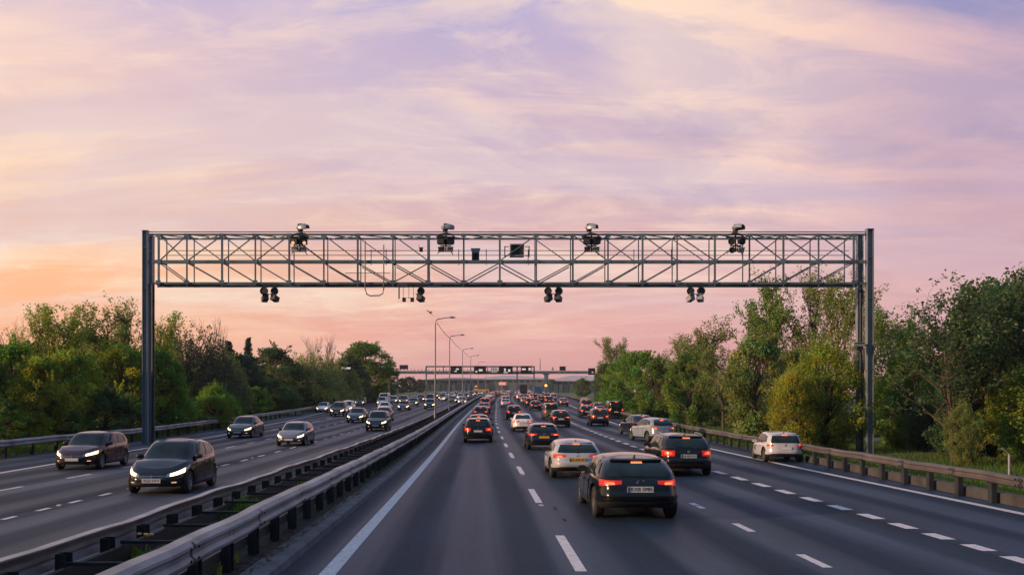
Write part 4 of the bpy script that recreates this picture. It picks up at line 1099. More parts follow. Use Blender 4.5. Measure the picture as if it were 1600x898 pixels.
# far noise barrier
o = empty('noise_barrier'); tag(o, 'teal-grey panelled noise barrier closing the view at the crest', 'noise barrier')
for i in range(36):
    px0, px1 = 640 + i * 8.0, 640 + (i + 1) * 8.0
    s = 470 + 0.0 * i
    x0, x1 = bx(px0, s), bx(px1, s); zz = zr(s)
    if 742 < px0 < 850: continue
    mb = MB(); mb.box(((x0 + x1) / 2, s, zz + 1.9), (x1 - x0 - 0.3, 0.25, 4.4)); mb.build('barrier_panel', M['teal'] if i % 3 else M['tealdark'], o)
    mb = MB(); mb.box((x1, s, zz + 2.1), (0.28, 0.45, 5.0)); mb.build('post', M['darksteel'], o)
# big lit board
o = empty('lit_sign', (bx(785, 520), 520, Z_at(599, 520))); tag(o, 'glowing salmon coloured board far off at the crest', 'sign board')
mb = MB(); mb.box((0, 0, 0), (4.2, 0.4, 1.9)); mb.build('lit_board', M['signlit'], o)
mb = MB(); mb.box((0, 0.02, 1.05), (4.6, 0.6, 0.25)); mb.box((0, 0.02, -1.05), (4.6, 0.6, 0.25)); mb.box((-1.8, 0, -4), (0.4, 0.4, 5)); mb.box((1.8, 0, -4), (0.4, 0.4, 5)); mb.build('frame', M['darksteel'], o)
# far trees on the horizon
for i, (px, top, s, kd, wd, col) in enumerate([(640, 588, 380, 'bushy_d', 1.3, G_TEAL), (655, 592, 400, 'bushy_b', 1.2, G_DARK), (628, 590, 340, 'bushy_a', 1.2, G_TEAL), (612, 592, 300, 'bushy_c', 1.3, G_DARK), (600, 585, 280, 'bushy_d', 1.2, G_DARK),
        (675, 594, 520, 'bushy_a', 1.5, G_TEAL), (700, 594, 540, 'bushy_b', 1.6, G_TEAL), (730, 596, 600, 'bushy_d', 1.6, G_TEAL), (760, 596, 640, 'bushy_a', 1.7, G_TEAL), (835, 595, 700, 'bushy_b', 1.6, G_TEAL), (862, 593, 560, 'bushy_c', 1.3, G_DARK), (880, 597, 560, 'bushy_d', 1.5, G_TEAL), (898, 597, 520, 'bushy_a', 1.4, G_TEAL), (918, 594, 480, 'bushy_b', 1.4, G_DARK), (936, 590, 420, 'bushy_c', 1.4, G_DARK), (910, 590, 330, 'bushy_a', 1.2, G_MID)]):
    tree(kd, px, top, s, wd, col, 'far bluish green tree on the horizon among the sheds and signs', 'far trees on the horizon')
# ------------------------------------------------------------------ cars
def pchip(pts):
    xs = np.array([p[0] for p in pts], float); ys = np.array([p[1] for p in pts], float)
    h = np.diff(xs); d = np.diff(ys) / h; m = np.zeros(len(xs))
    for i in range(1, len(xs) - 1):
        if d[i - 1] * d[i] > 0: m[i] = 2 * d[i - 1] * d[i] / (d[i - 1] + d[i])
    m[0], m[-1] = d[0], d[-1]
    def f(x):
        x = min(max(x, xs[0]), xs[-1]); i = min(int(np.searchsorted(xs, x, 'right')) - 1, len(h) - 1)
        t = (x - xs[i]) / h[i]
        return float(ys[i] * (1 + 2 * t) * (1 - t) ** 2 + h[i] * m[i] * t * (1 - t) ** 2 + ys[i + 1] * t * t * (3 - 2 * t) + h[i] * m[i + 1] * t * t * (t - 1))
    return f

class Loaf:
    """closed plan outline (superellipse, different front and rear corner exponent) swept upwards; a in [0,4] runs front centre -> side -> rear centre"""
    def __init__(s, xf, xr, hw, zb, zt, nf, nr): s.xf, s.xr, s.hw, s.zb, s.zt, s.nf, s.nr = xf, xr, hw, zb, zt, nf, nr
    def pt(s, a, t):
        sg = 1.0
        if a < 0: a = -a; sg = -1.0
        if a > 4: a = 8 - a; sg = -sg
        n = s.nf if a <= 2 else s.nr
        wc = 0.5 ** (1 / n)
        if a <= 1: w = a * wc; l = (1 - w ** n) ** (1 / n)
        elif a <= 2: l = (2 - a) * wc; w = (1 - l ** n) ** (1 / n)
        elif a <= 3: l = -(a - 2) * wc; w = (1 - abs(l) ** n) ** (1 / n)
        else: w = (4 - a) * wc; l = -((1 - w ** n) ** (1 / n))
        xf, xr = s.xf(t), s.xr(t); mid = (xf + xr) / 2
        L = mid + (xf - mid) * l if l >= 0 else mid + (mid - xr) * l
        W = s.hw(t) * w
        zb, zt = s.zb(L), s.zt(L)
        return Vector((sg * W, L, zb + (zt - zb) * t))
    def nrm(s, a, t, e=0.02):
        t0, t1 = max(0, t - e), min(1, t + e)
        v = (s.pt(a + e, t) - s.pt(a - e, t)).cross(s.pt(a, t1) - s.pt(a, t0))
        if v.length < 1e-9: return Vector((0, 1, 0))
        v.normalize()
        p = s.pt(a, t); mid = Vector((0, (s.xf(t) + s.xr(t)) / 2, p.z))
        return v if v.dot(p - mid) >= 0 else -v
    def body(s, mb, ts, na=9, crown=0.03, capn=8):
        aa = [i / na for i in range(4 * na + 1)]
        loop = aa + [8 - a for a in aa[-2:0:-1]]
        rows = [[s.pt(a, t) for a in loop] for t in ts]
        for r in rows: r.append(r[0])
        mb.strip(rows)
        top = []; yf, yr = s.xf(1.0), s.xr(1.0); W1 = s.hw(1.0)
        for a in aa:
            p = s.pt(a, 1.0); rr = []
            for k in range(capn + 1):
                q = 1 - 2 * k / capn; w = abs(p.x)
                e_ = min(1.0, min(yf - p.y, p.y - yr) / 0.55); e_ = e_ * e_ * (3 - 2 * e_); rr.append((p.x * q, p.y, p.z + crown * (1 - (p.x * q / W1) ** 2) * e_ * 1.3 * min(1, w / (0.6 * W1))))
            top.append(rr)
        mb.strip(top)
        b = len(mb.v); L = [s.pt(a, ts[0]) for a in loop]; mb.add(L, [tuple(range(len(L)))])

def patch(lf, a0, a1, t0, t1, off=0.006, na=8, nt=4, depth=0.02, mi=0, mb=None):
    """thin shell following the surface; a0,a1 may be (bottom, top) pairs, t0,t1 (start, end) pairs"""
    mb = mb or MB()
    A = lambda v, q: v[0] + (v[1] - v[0]) * q if hasattr(v, '__len__') else v
    rows = []; inner = []
    for j in range(nt + 1):
        q = j / nt; r = []; ri = []
        for i in range(na + 1):
            p_ = i / na
            ta, tb = A(t0, p_), A(t1, p_); t = ta + (tb - ta) * q
            a = A(a0, q) + (A(a1, q) - A(a0, q)) * p_
            P0, N = lf.pt(a, t), lf.nrm(a, t)
            r.append(P0 + N * off); ri.append(P0 - N * depth)
        rows.append(r); inner.append(ri)
    mb.strip(rows, mi)
    edge = rows[0] + [r[-1] for r in rows[1:]] + rows[-1][-2::-1] + [r[0] for r in rows[-2:0:-1]]
    edgei = inner[0] + [r[-1] for r in inner[1:]] + inner[-1][-2::-1] + [r[0] for r in inner[-2:0:-1]]
    mb.strip([edge + edge[:1], edgei + edgei[:1]], mi)
    return mb

WHEEL = {}
def wheel_meshes():
    if WHEEL: return WHEEL
    r, w = 0.325, 0.21
    mb = MB(); mb.lathe([(0.21, -w / 2 + 0.01), (0.26, -w / 2), (0.305, -w / 2 + 0.012), (r, -w / 2 + 0.04), (r, -0.03), (r - 0.008, -0.028), (r - 0.008, -0.018), (r, -0.016), (r, 0.016), (r - 0.008, 0.018), (r - 0.008, 0.028), (r, 0.03), (r, w / 2 - 0.04), (0.305, w / 2 - 0.012), (0.26, w / 2), (0.21, w / 2 - 0.01)], 'X', 32)
    WHEEL['tyre'] = mb.mesh('tyre', M['tyre'], 40)
    mb = MB(); mb.lathe([(0.215, -w / 2 + 0.02), (0.2, -w / 2 + 0.03), (0.195, 0.02), (0.215, w / 2 - 0.015), (0.2, w / 2 - 0.02), (0.19, w / 2 - 0.05)], 'X', 32)
    for k in range(5):
        a = 2 * math.pi * k / 5
        for da in (-0.16, 0.16):
            mb.beam((w / 2 - 0.045, 0.04 * math.cos(a), 0.04 * math.sin(a)), (w / 2 - 0.035, 0.2 * math.cos(a + da), 0.2 * math.sin(a + da)), 0.035, 0.035, up=(1, 0, 0))
    mb.lathe([(0, w / 2 - 0.03), (0.05, w / 2 - 0.03), (0.06, w / 2 - 0.06)], 'X', 16)
    mb.lathe([(0.0, 0.0), (0.16, 0.0), (0.16, 0.03), (0, 0.035)], 'X', 20)
    WHEEL['rim'] = mb.mesh('rim', M['rim'], 35)
    return WHEEL

SPEC = {
 'hatch': dict(L=4.25, W=1.80, xf=[(0, 1.98), (.12, 2.1), (.45, 2.125), (.7, 2.07), (.9, 1.93), (1, 1.78)], xr=[(0, -1.93), (.12, -2.07), (.36, -2.12), (.5, -2.07), (.8, -2.02), (1, -1.93)],
    zt=[(-2.1, 1.0), (-1.6, 1.04), (-.6, 1.0), (.5, .95), (1.05, .93), (1.5, .83), (1.9, .70), (2.13, .62)], cf=[(0, 1.12), (.5, .72), (.85, .38), (1, .16)], cr=[(0, -1.97), (.35, -1.9), (.8, -1.68), (1, -1.5)],
    roof=[(-1.7, 1.36), (-1.2, 1.43), (-.3, 1.475), (.3, 1.43), (1.1, 1.2)], chw=[(0, .93), (.3, .885), (.6, .82), (.82, .755), (.93, .70), (1, .61)], ax=(1.3, -1.3), tail=(2.98, 3.52, .70, .9), tall=False),
 'suv': dict(L=4.4, W=1.86, xf=[(0, 2.03), (.12, 2.16), (.5, 2.2), (.75, 2.14), (.92, 2.02), (1, 1.88)], xr=[(0, -2.0), (.12, -2.14), (.36, -2.19), (.5, -2.13), (.8, -2.1), (1, -2.03)],
    zt=[(-2.2, 1.1), (-1.6, 1.12), (-.6, 1.09), (.5, 1.06), (1.1, 1.04), (1.6, .96), (2.0, .85), (2.2, .76)], cf=[(0, 1.18), (.5, .83), (.85, .5), (1, .28)], cr=[(0, -2.08), (.35, -2.02), (.8, -1.84), (1, -1.66)],
    roof=[(-1.8, 1.55), (-1.2, 1.61), (-.3, 1.64), (.35, 1.6), (1.2, 1.35)], chw=[(0, .93), (.3, .895), (.6, .84), (.82, .785), (.93, .73), (1, .64)], ax=(1.35, -1.33), tail=(2.95, 3.42, .62, .9), tall=True),
 'sedan': dict(L=4.6, W=1.80, xf=[(0, 2.12), (.12, 2.25), (.45, 2.28), (.7, 2.22), (.9, 2.08), (1, 1.93)], xr=[(0, -2.15), (.12, -2.27), (.36, -2.31), (.6, -2.27), (.85, -2.24), (1, -2.14)],
    zt=[(-2.3, .95), (-1.8, 1.0), (-1.3, 1.0), (-.6, .97), (.5, .93), (1.1, .91), (1.6, .82), (2.0, .71), (2.28, .62)], cf=[(0, 1.15), (.5, .72), (.85, .36), (1, .12)], cr=[(0, -1.86), (.35, -1.55), (.8, -1.18), (1, -.95)],
    roof=[(-1.9, 1.1), (-1.3, 1.34), (-.6, 1.42), (-.2, 1.435), (.3, 1.4), (1.1, 1.15)], chw=[(0, .91), (.3, .865), (.6, .8), (.82, .735), (.93, .68), (1, .6)], ax=(1.38, -1.36), tail=(2.98, 3.6, .68, .92), tall=False),
 'mpv': dict(L=4.2, W=1.78, xf=[(0, 1.95), (.12, 2.06), (.5, 2.1), (.75, 2.03), (.92, 1.9), (1, 1.74)], xr=[(0, -1.95), (.12, -2.05), (.36, -2.1), (.5, -2.06), (.8, -2.05), (1, -2.02)],
    zt=[(-2.1, 1.08), (-1.6, 1.09), (-.6, 1.06), (.5, 1.02), (1.2, 1.0), (1.6, .9), (1.9, .8), (2.1, .7)], cf=[(0, 1.4), (.5, .95), (.85, .55), (1, .3)], cr=[(0, -2.05), (.35, -2.02), (.8, -1.92), (1, -1.76)],
    roof=[(-1.9, 1.6), (-1.2, 1.66), (-.3, 1.7), (.4, 1.64), (1.4, 1.3)], chw=[(0, .92), (.3, .89), (.6, .84), (.82, .79), (.93, .74), (1, .65)], ax=(1.32, -1.3), tail=(2.98, 3.3, .78, 1.0), tall=True),
 'van': dict(L=5.1, W=1.92, xf=[(0, 2.4), (.12, 2.5), (.5, 2.54), (.75, 2.48), (.92, 2.38), (1, 2.22)], xr=[(0, -2.42), (.12, -2.5), (.36, -2.54), (.5, -2.52), (.8, -2.51), (1, -2.5)],
    zt=[(-2.5, 1.18), (-1.6, 1.18), (-.6, 1.16), (.5, 1.14), (1.6, 1.12), (2.1, 1.0), (2.5, .88)], cf=[(0, 1.95), (.5, 1.6), (.85, 1.3), (1, 1.05)], cr=[(0, -2.51), (.35, -2.5), (.8, -2.46), (1, -2.36)],
    roof=[(-2.4, 1.96), (-1.2, 2.0), (.3, 2.0), (1.0, 1.96), (1.9, 1.55)], chw=[(0, .955), (.3, .94), (.6, .905), (.82, .87), (.93, .83), (1, .75)], ax=(1.65, -1.5), tail=(2.97, 3.22, .62, 1.0), tall=True),
}
PAINT = {'body', 'door', 'tailgate', 'mirror', 'bonnet'}
def make_car(kind, hs=1.0, plate=None, emblem=None, door_text=None, roof_rails=False, plate_front=True):
    sp = SPEC[kind]; W = sp['W']; hw0 = W / 2
    zb = pchip([(-sp['L'] / 2 - .1, .33), (-sp['L'] / 2 + .35, .24), (-1.0, .2), (1.0, .2), (sp['L'] / 2 - .3, .22), (sp['L'] / 2 + .1, .28)])
    zt = pchip([(a, b * hs) for a, b in sp['zt']])
    tub = Loaf(pchip(sp['xf']), pchip(sp['xr']), pchip([(0, hw0 * .93), (.1, hw0 * .975), (.4, hw0), (.62, hw0 * .99), (.8, hw0 * .985), (.93, hw0 * .965), (1, hw0 * .925)]), zb, zt, 3.3, 4.6)
    czb = lambda l: zt(l) - 0.035
    cab = Loaf(pchip(sp['cf']), pchip(sp['cr']), pchip([(t, v * hw0) for t, v in sp['chw']]), czb, pchip([(a, b * hs) for a, b in sp['roof']]), 4.2, 5.5)
    root = empty('car'); tag(root, 'car', 'car')
    # --- body shell with wheel arches cut out
    mb = MB(); tub.body(mb, [0, .05, .12, .25, .4, .52, .64, .76, .86, .93, .97, 1.0], 16, 0.045)
    shell = mb.build('body', [M['carpaint'], M['blackp']])
    cut = MB()
    for l in sp['ax']:
        for sx in (-1, 1):
            cut.lathe([(0.0, 0), (0.39, 0), (0.39, 0.34), (0.0, 0.34)], 'X', 32, (sx * (hw0 - 0.12) - 0.17, l, 0.33))
    cutter = cut.build('cutter', M['blackp'])
    cutter.data.materials.clear(); cutter.data.materials.append(M['carpaint']); cutter.data.materials.append(M['blackp'])
    cutter.data.polygons.foreach_set('material_index', [1] * len(cutter.data.polygons))
    md = shell.modifiers.new('arch', 'BOOLEAN'); md.operation = 'DIFFERENCE'; md.solver = 'EXACT'; md.object = cutter; md.use_self = True
    dg = bpy.context.evaluated_depsgraph_get()
    me = bpy.data.meshes.new_from_object(shell.evaluated_get(dg)); me.name = 'body'
    bpy.data.objects.remove(cutter); bpy.data.objects.remove(shell)
    # cabin joined in the same shell; black sills and bumper undersides
    mb = MB(); cab.body(mb, [0, .1, .25, .4, .55, .7, .82, .9, .95, .98, 1.0], 16, 0.035)
    cm = mb.mesh('cab', [M['carpaint'], M['blackp']])
    import bmesh
    bm = bmesh.new(); bm.from_mesh(me); bm.from_mesh(cm)
    for f in bm.faces:
        c = f.calc_center_median()
        if c.z < zb(c.y) + 0.1: f.material_index = 1
    bm.to_mesh(me); bm.free(); bpy.data.meshes.remove(cm)
    me.polygons.foreach_set('use_smooth', [True] * len(me.polygons)); me.set_sharp_from_angle(angle=R(33)); me.update()
    body = link_mesh('body', me, root)
    G = M['glass']
    def part(name, mb, mat, parent=root, sm=40): return mb.build(name, mat, parent, sm)
    # --- glass
    part('windscreen', patch(cab, -.93, .93, .09, .93, .014, 30, 10), G)
    rw = (4 - .9, 4 + .9) if kind != 'van' else (4 - .8, 4 + .8)
    part('rear_window', patch(cab, rw[0], rw[1], .14, .86 if kind != 'sedan' else   .93, .014, 30, 10), G)
    for s_ in (-1, 1):
        sg = (lambda v: v) if s_ > 0 else (lambda v: tuple(-q for q in v) if hasattr(v, '__len__') else -v)
        part('side_window', patch(cab, sg((1.22, 1.3)), sg(1.93), .12, .86, .013, 12, 8), G)
        if kind == 'van':
            part('side_window', patch(cab, sg(2.05), sg(2.5), .12, .8, .013, 6, 6), G)
        else:
            part('side_window', patch(cab, sg(2.0), sg(2.52), .12, .86, .013, 10, 8), G)
            if kind != 'sedan': part('quarter_window', patch(cab, sg(2.58), sg((2.86, 2.8)), .2, .78, .013, 6, 6), G)
        # doors, with handles
        d1 = part('door', patch(tub, sg(1.52), sg(2.02), .14, .965, .009, 14, 14, 0.012), M['carpaint'])
        d2 = part('door', patch(tub, sg(2.045), sg((2.36, 2.5)), .14, .965, .009, 14, 14, 0.012), M['carpaint'])
        for dd, a in ((d1, 1.93), (d2, 2.38)):
            p_ = tub.pt(sg(a), .8); mb = MB(); mb.box((p_.x + s_ * 0.02, p_.y, p_.z), (0.025, 0.16, 0.028)); part('handle', mb, M['blackp'], dd)
        if door_text and s_ < 0:
            t_ = link_mesh('lettering', text_mesh(door_text, 0.34, M['ink']), d1); p_ = tub.pt(-1.75, .62)
            t_.rotation_euler = (R(90), 0, R(-90)); t_.location = (p_.x - 0.02, p_.y, p_.z)
        # rocker trim strip
        part('sill_trim', patch(tub, sg(1.45), sg(2.45), .02, .1, .012, 8, 2), M['blackp'])
        # mirror
        p_ = cab.pt(sg(1.18), .12); mb = MB()
        rows = [[(p_.x + s_ * (0.10 + 0.115 * math.cos(a) * k_), p_.y - 0.02 + y_, p_.z + 0.06 + 0.075 * math.sin(a) * k_) for a in np.linspace(0, 2 * math.pi, 13)] for y_, k_ in ((-0.06, 0.9), (-0.06, 1.0), (0.0, 1.0), (0.06, 0.8), (0.09, 0.35), (0.095, 0.01))]
        mb.strip(rows); mb.add(rows[0][:-1], [tuple(range(12))]); mb.beam((p_.x - s_ * 0.03, p_.y, p_.z - 0.0), (p_.x + s_ * 0.07, p_.y, p_.z + 0.03), 0.06, 0.05)
        part('mirror', mb, M['blackp'] if kind in ('hatch', 'suv', 'van') else M['carpaint'])
        # tail lamps: dark red lens with a lit core
        ta0, ta1, tt0, tt1 = sp['tail']
        if kind in ('suv', 'mpv', 'van'):
            l_ = part('tail_light', patch(tub, sg(ta0), sg(ta1), tt0, min(tt1, .985), .012, 8, 5, 0.03), M['red_lens'])
            part('lamp_core', patch(tub, sg(ta0 + .1), sg((ta1 - .08, ta1 - .14)), tt0 + .08, min(tt1, .985) - .07, .02, 6, 4, 0.02), M['tail_on'], l_)
            part('brake_core', patch(tub, sg(ta0 + .2), sg(ta1 - .22), tt0 + .12, tt0 + .2, .026, 4, 2, 0.02), M['tail_core'], l_)
        else:
            l_ = part('tail_light', patch(tub, sg(ta0), sg(ta1), (tt0, tt0 + .09), tt1, .012, 10, 4, 0.03), M['red_lens'])
            part('lamp_core', patch(tub, sg(ta0 + .12), sg(ta1 - .2), (tt0 + .045, tt0 + .1), tt1 - .045, .02, 7, 3, 0.02), M['tail_on'], l_)
            part('brake_core', patch(tub, sg(ta0 + .18), sg(ta0 + .36), tt0 + .07, tt1 - .08, .026, 4, 2, 0.02), M['tail_core'], l_)
        part('rear_reflector', patch(tub, sg(3.25), sg(3.62), .215, .245, .016, 6, 2, 0.03), M['red_lens'])
        # head lamps
        hl = part('headlight', patch(tub, sg((.5, .56)), sg((1.16, 1.26)), (.62, .68), (.80, .885), .01, 10, 4, 0.03), M['clear_lens'])
        part('headlight_core', patch(tub, sg(.66), sg(1.08), (.66, .685), (.795, .845), .018, 6, 3, 0.02), M['head_on'], hl)
        fl = part('fog_light_recess', patch(tub, sg(.62), sg(.96), .2, .36, .008, 6, 3, 0.03), M['blackp'])
        part('fog_light', patch(tub, sg(.72), sg(.86), .25, .31, .016, 4, 2, 0.02), M['warm_on'], fl)
    # --- front: grille, intake, bonnet edge, plate
    part('grille', patch(tub, -.5, .5, .47, .71, .008, 10, 3, 0.03), M['blackp'])
    mb = patch(tub, -.5, .5, .7, .715, .018, 10, 1); patch(tub, -.46, .46, .575, .585, .014, 10, 1, mb=mb); part('grille_bar', mb, M['chrome'])
    part('lower_intake', patch(tub, -.52, .52, .1, .34, .008, 10, 3, 0.03), M['blackp'])
    p_ = tub.pt(0, .63); mb = MB(); mb.prism([(-.03, -.07), (.03, -.07), (.05, 0.0), (.02, .03), (.03, .075), (-.01, .085), (-.04, .03), (-.02, 0)], (0, p_.y + 0.03, p_.z), 0.02); part('badge', mb, M['chrome'])
    def add_plate(y, z, mat, txt, rear):
        mb = MB(); mb.box((0, y, z), (0.52, 0.02, 0.115)); pl = part('number_plate', mb, mat, root, None)
        if rear and txt:
            mb = MB(); mb.box((-0.235, y - 0.012, z), (0.045, 0.006, 0.105)); part('plate_band', mb, M['plate_blue'], pl, None)
        if txt:
            t_ = link_mesh('lettering', text_mesh(txt, 0.105, M['ink']), pl)
            t_.rotation_euler = (R(90), 0, 0) if rear else (R(90), 0, R(180)); t_.location = (0.02 if rear else 0, y + (-0.013 if rear else 0.013), z)
    p_ = tub.pt(0, .41); add_plate(p_.y + 0.025, p_.z, M['plate_w'], plate_front if isinstance(plate_front, str) else None, False)
    # --- rear: tailgate panel, plate recess, bumper, third brake light, wiper
    part('tailgate', patch(tub, 4 - .78, 4 + .78, .43, .97, .011, 24, 12, 0.012), M['carpaint'])
    zpl = .62 if kind != 'van' else .5
    part('plate_recess', patch(tub, 4 - .36, 4 + .36, zpl - .1, zpl + .1, .012, 8, 3, 0.02), M['blackp'])
    p_ = tub.pt(4, zpl); add_plate(p_.y - 0.035, p_.z, plate[0] if plate else M['plate_w'], plate[1] if plate else None, True)
    part('rear_bumper', patch(tub, 2.9, 5.1, .22, .39, .022, 20, 4, 0.03), M['carpaint']).name = 'body_bumper'
    part('bumper_skirt', patch(tub, 2.85, 5.15, .02, .19, .014, 20, 3, 0.03), M['blackp'])
    p_ = cab.pt(4, .93); mb = patch(cab, 4 - .2, 4 + .2, .885, .925, .014, 6, 2, 0.02); part('third_brake_light', mb, M['tail_core'])
    if kind != 'sedan':
        mb = patch(cab, 4 - .95, 4 + .95, .93, .99, .05, 14, 3, 0.04); part('spoiler', mb, M['carpaint']).name = 'body_spoiler'
        a, b = cab.pt(4, .2), cab.pt(4.55, .28); mb = MB(); mb.tube([a + Vector((0, -.02, 0)), b + Vector((0, -.025, 0))], 0.012, 6); mb.lathe([(0, 0), (0.03, 0), (0.03, .03), (0, .03)], 'Y', 10, tuple(a + Vector((0, -.035, 0)))); part('rear_wiper', mb, M['blackp'])
    mb = MB(); r0 = cab.pt(4, 1.0); mb.add([(-.015, r0.y + .12, r0.z), (.015, r0.y + .12, r0.z), (.006, r0.y + .06, r0.z + .12), (-.006, r0.y + .06, r0.z + .12), (-.015, r0.y + .32, r0.z + .03), (.015, r0.y + .32, r0.z + .03)], [(0, 1, 2, 3), (4, 5, 2, 3), (0, 3, 4), (1, 5, 2)]); part('aerial', mb, M['blackp'])
    if roof_rails:
        for s_ in (-1, 1):
            mb = MB(); pts = [cab.pt(s_ * a, .965) + Vector((0, 0, .05)) for a in np.linspace(1.45, 2.75, 9)]; pts[0].z -= .06; pts[-1].z -= .06; mb.tube(pts, 0.02, 6); part('roof_rail', mb, M['galv'])
    if emblem == 'crescent':
        p_ = tub.pt(4, .84); mb = MB(); rows = []
        for a in np.linspace(R(100), R(330), 14):
            q = (a - R(100)) / R(230); wd = 0.022 * math.sin(math.pi * (0.06 + 0.88 * q)); rows.append([((0.055 + wd) * math.cos(a), p_.y - 0.02, p_.z + (0.05 + wd) * math.sin(a)), ((0.055 - wd) * math.cos(a), p_.y - 0.02, p_.z + (0.05 - wd) * math.sin(a)), ((0.055) * math.cos(a), p_.y + 0.01, p_.z + 0.05 * math.sin(a))])
        mb.strip(rows); mb.box((0.07, p_.y - 0.015, p_.z + 0.04), (0.03, 0.02, 0.03), mat=Matrix.Rotation(R(45), 3, 'Y')); part('badge', mb, M['chrome'], root, None)
    elif emblem is None:
        p_ = tub.pt(4, .86); mb = MB(); mb.lathe([(0, 0.02), (.035, 0.018), (.042, 0.0), (.0, 0)], 'Y', 14, (0, p_.y - .03, p_.z)); part('badge', mb, M['chrome'])
    # --- wheels
    wm = wheel_meshes()
    for l in sp['ax']:
        for s_ in (-1, 1):
            w_ = bpy.data.objects.new('wheel', None); COL.objects.link(w_); w_.parent = root; w_.empty_display_size = .2
            w_.location = (s_ * (hw0 - 0.145), l, 0.325); w_.rotation_euler = (rng.uniform(0, 6), 0, 0 if s_ > 0 else math.pi)
            link_mesh('tyre', wm['tyre'], w_); link_mesh('rim', wm['rim'], w_)
    return root

PROTO_CAR = {}
def recolour(o, col):
    for c in o.children_recursive: c.color = (*col, 1)
def car(kind, px, y=None, s=None, toward=False, col=(0.02, 0.022, 0.028), label='', yaw=0.0, group=None, w=1.0, ls=1.0, x=None, **kw):
    """rear axle face of a car that drives away / front face of an oncoming one stands at photo pixel (px, y) or at distance s"""
    if s is None: s = s_of_y(y)
    key = kind if not kw else None
    if key and key in PROTO_CAR: o = copy_tree(PROTO_CAR[key])
    else:
        o = make_car(kind, **kw)
        if key: PROTO_CAR[key] = o
    if x is None: x = X_at(px, s)
    sc = s + SPEC[kind]['L'] / 2 - 0.65
    hd = -head(sc) + yaw; dx = sc - s
    o.location = (x - math.sin(hd) * dx if abs(yaw) > 0.02 else x + math.tan(head(s)) * dx, sc, zr(sc) + 0.002)
    pitch = math.atan(zr(sc + 1) - zr(sc)) 
    o.rotation_euler = (pitch, 0, hd) if not toward else (-pitch, 0, hd + math.pi)
    o.scale = (w, w * ls, w)
    o.name = {'hatch': 'hatchback_car', 'suv': 'suv_car', 'sedan': 'saloon_car', 'mpv': 'people_carrier', 'van': 'van'}[kind]
    recolour(o, col)
    tag(o, label, 'van' if kind == 'van' else 'car', group or ('oncoming vehicles on the left carriageway' if toward else 'vehicles driving away on the right carriageway'))
    return o

BLK = (0.006, 0.008, 0.012); NAVY = (0.01, 0.017, 0.036); GRY = (0.1, 0.11, 0.12); DGR = (0.035, 0.04, 0.048); SIL = (0.36, 0.40, 0.45); WHT = (0.78, 0.78, 0.79); MAR = (0.06, 0.022, 0.03); BRZ = (0.075, 0.068, 0.06); BLU = (0.03, 0.07, 0.16); RED = (0.25, 0.015, 0.015); BRN = (0.045, 0.038, 0.034)

# --- driving away
car('hatch', 992, 808, col=BLK, hs=0.86, label='black hatchback with a crescent badge and white plate, the nearest car', w=1.03, plate=(M['plate_w'], 'KXB 5P85'), emblem='crescent', roof_rails=False)
car('hatch', 900, 746, col=(0.45, 0.48, 0.52), hs=0.84, label='silver hatchback with a yellow rear number plate', w=0.98, plate=(M['plate_y'], 'B A5E 02'))
car('suv', 1070, 742, col=BLK, hs=0.84, label='large black estate with high brake light right of the nearest hatchback', w=1.0, plate=(M['plate_w'], 'NU08 BSX'), roof_rails=True)
car('mpv', 1226, 722, col=(0.56, 0.59, 0.64), hs=0.8, label='white people carrier with 4G lettering on its door by the right hand rail', w=0.9, ls=0.88, door_text='4G', yaw=R(-5))
car('hatch', 849, 702, col=NAVY, hs=0.90, label='dark navy hatchback with a small orange number plate', w=1.0, plate=(M['plate_y'], None))
car('suv', 747, 691, col=BLK, hs=0.90, label='black square-backed car alone in the lane next to the median', w=0.97)
car('sedan', 817, 674, col=(0.95, 0.93, 0.92), label='white saloon with dark rear window in the second lane', w=0.95)
car('hatch', 876, 667, col=BLK, label='black low hatchback with lit brake lamps in the third lane', w=1.0)
car('suv', 937, 665, col=BRN, label='dark brown estate glinting orange on its left side, in the fourth lane', w=0.95)
car('van', 962, 653, col=BLK, label='black van near the right hand rail far ahead', w=0.98)
car('hatch', 1033, 690, col=(0.26, 0.33, 0.42), label='silver-blue car nosing leftward beyond the large black estate', w=0.97, yaw=R(13))
car('sedan', 1009, s=62, col=NAVY, label='dark blue car half hidden beyond the silver-blue car', yaw=R(10))
car('hatch', 748, 678, col=BLK, label='dark roofed car hidden right behind the square-backed black car', w=.95)
car('hatch', 751, 655, col=NAVY, label='navy hatchback, third in the queue next to the median', w=.98)
car('sedan', 756, s=118, col=DGR, label='dark grey saloon, fourth in the queue next to the median')
car('suv', 803, 655, col=NAVY, label='navy blue tall car ahead of the white saloon', w=.93)
car('van', 861, s=96, col=GRY, label='grey backed van in the third lane, ahead of the low black hatchback', w=.9)
car('hatch', 837, 641, col=NAVY, label='dark blue hatchback between lanes ahead of the grey van', w=.98)
car('sedan', 790, s=150, col=SIL, label='small silver saloon in the second lane ahead of the navy tall car')
car('sedan', 881, s=158, col=BRN, label='dark brown saloon with a pale plate far ahead in the fourth lane')
car('suv', 858, s=172, col=NAVY, label='blue-black tall car left of the far brown saloon')
car('hatch', 917, 652, col=BLK, label='black hatchback beside the brown estate, half hidden', w=.95)
car('suv', 916, s=132, col=DGR, label='dark grey tall car in the outer queue by the right rail')
car('sedan', 937, s=118, col=NAVY, label='dark blue saloon between the outer queue and the black van')
car('hatch', 915, s=160, col=RED, label='dark red hatchback at the head of the outer queue')
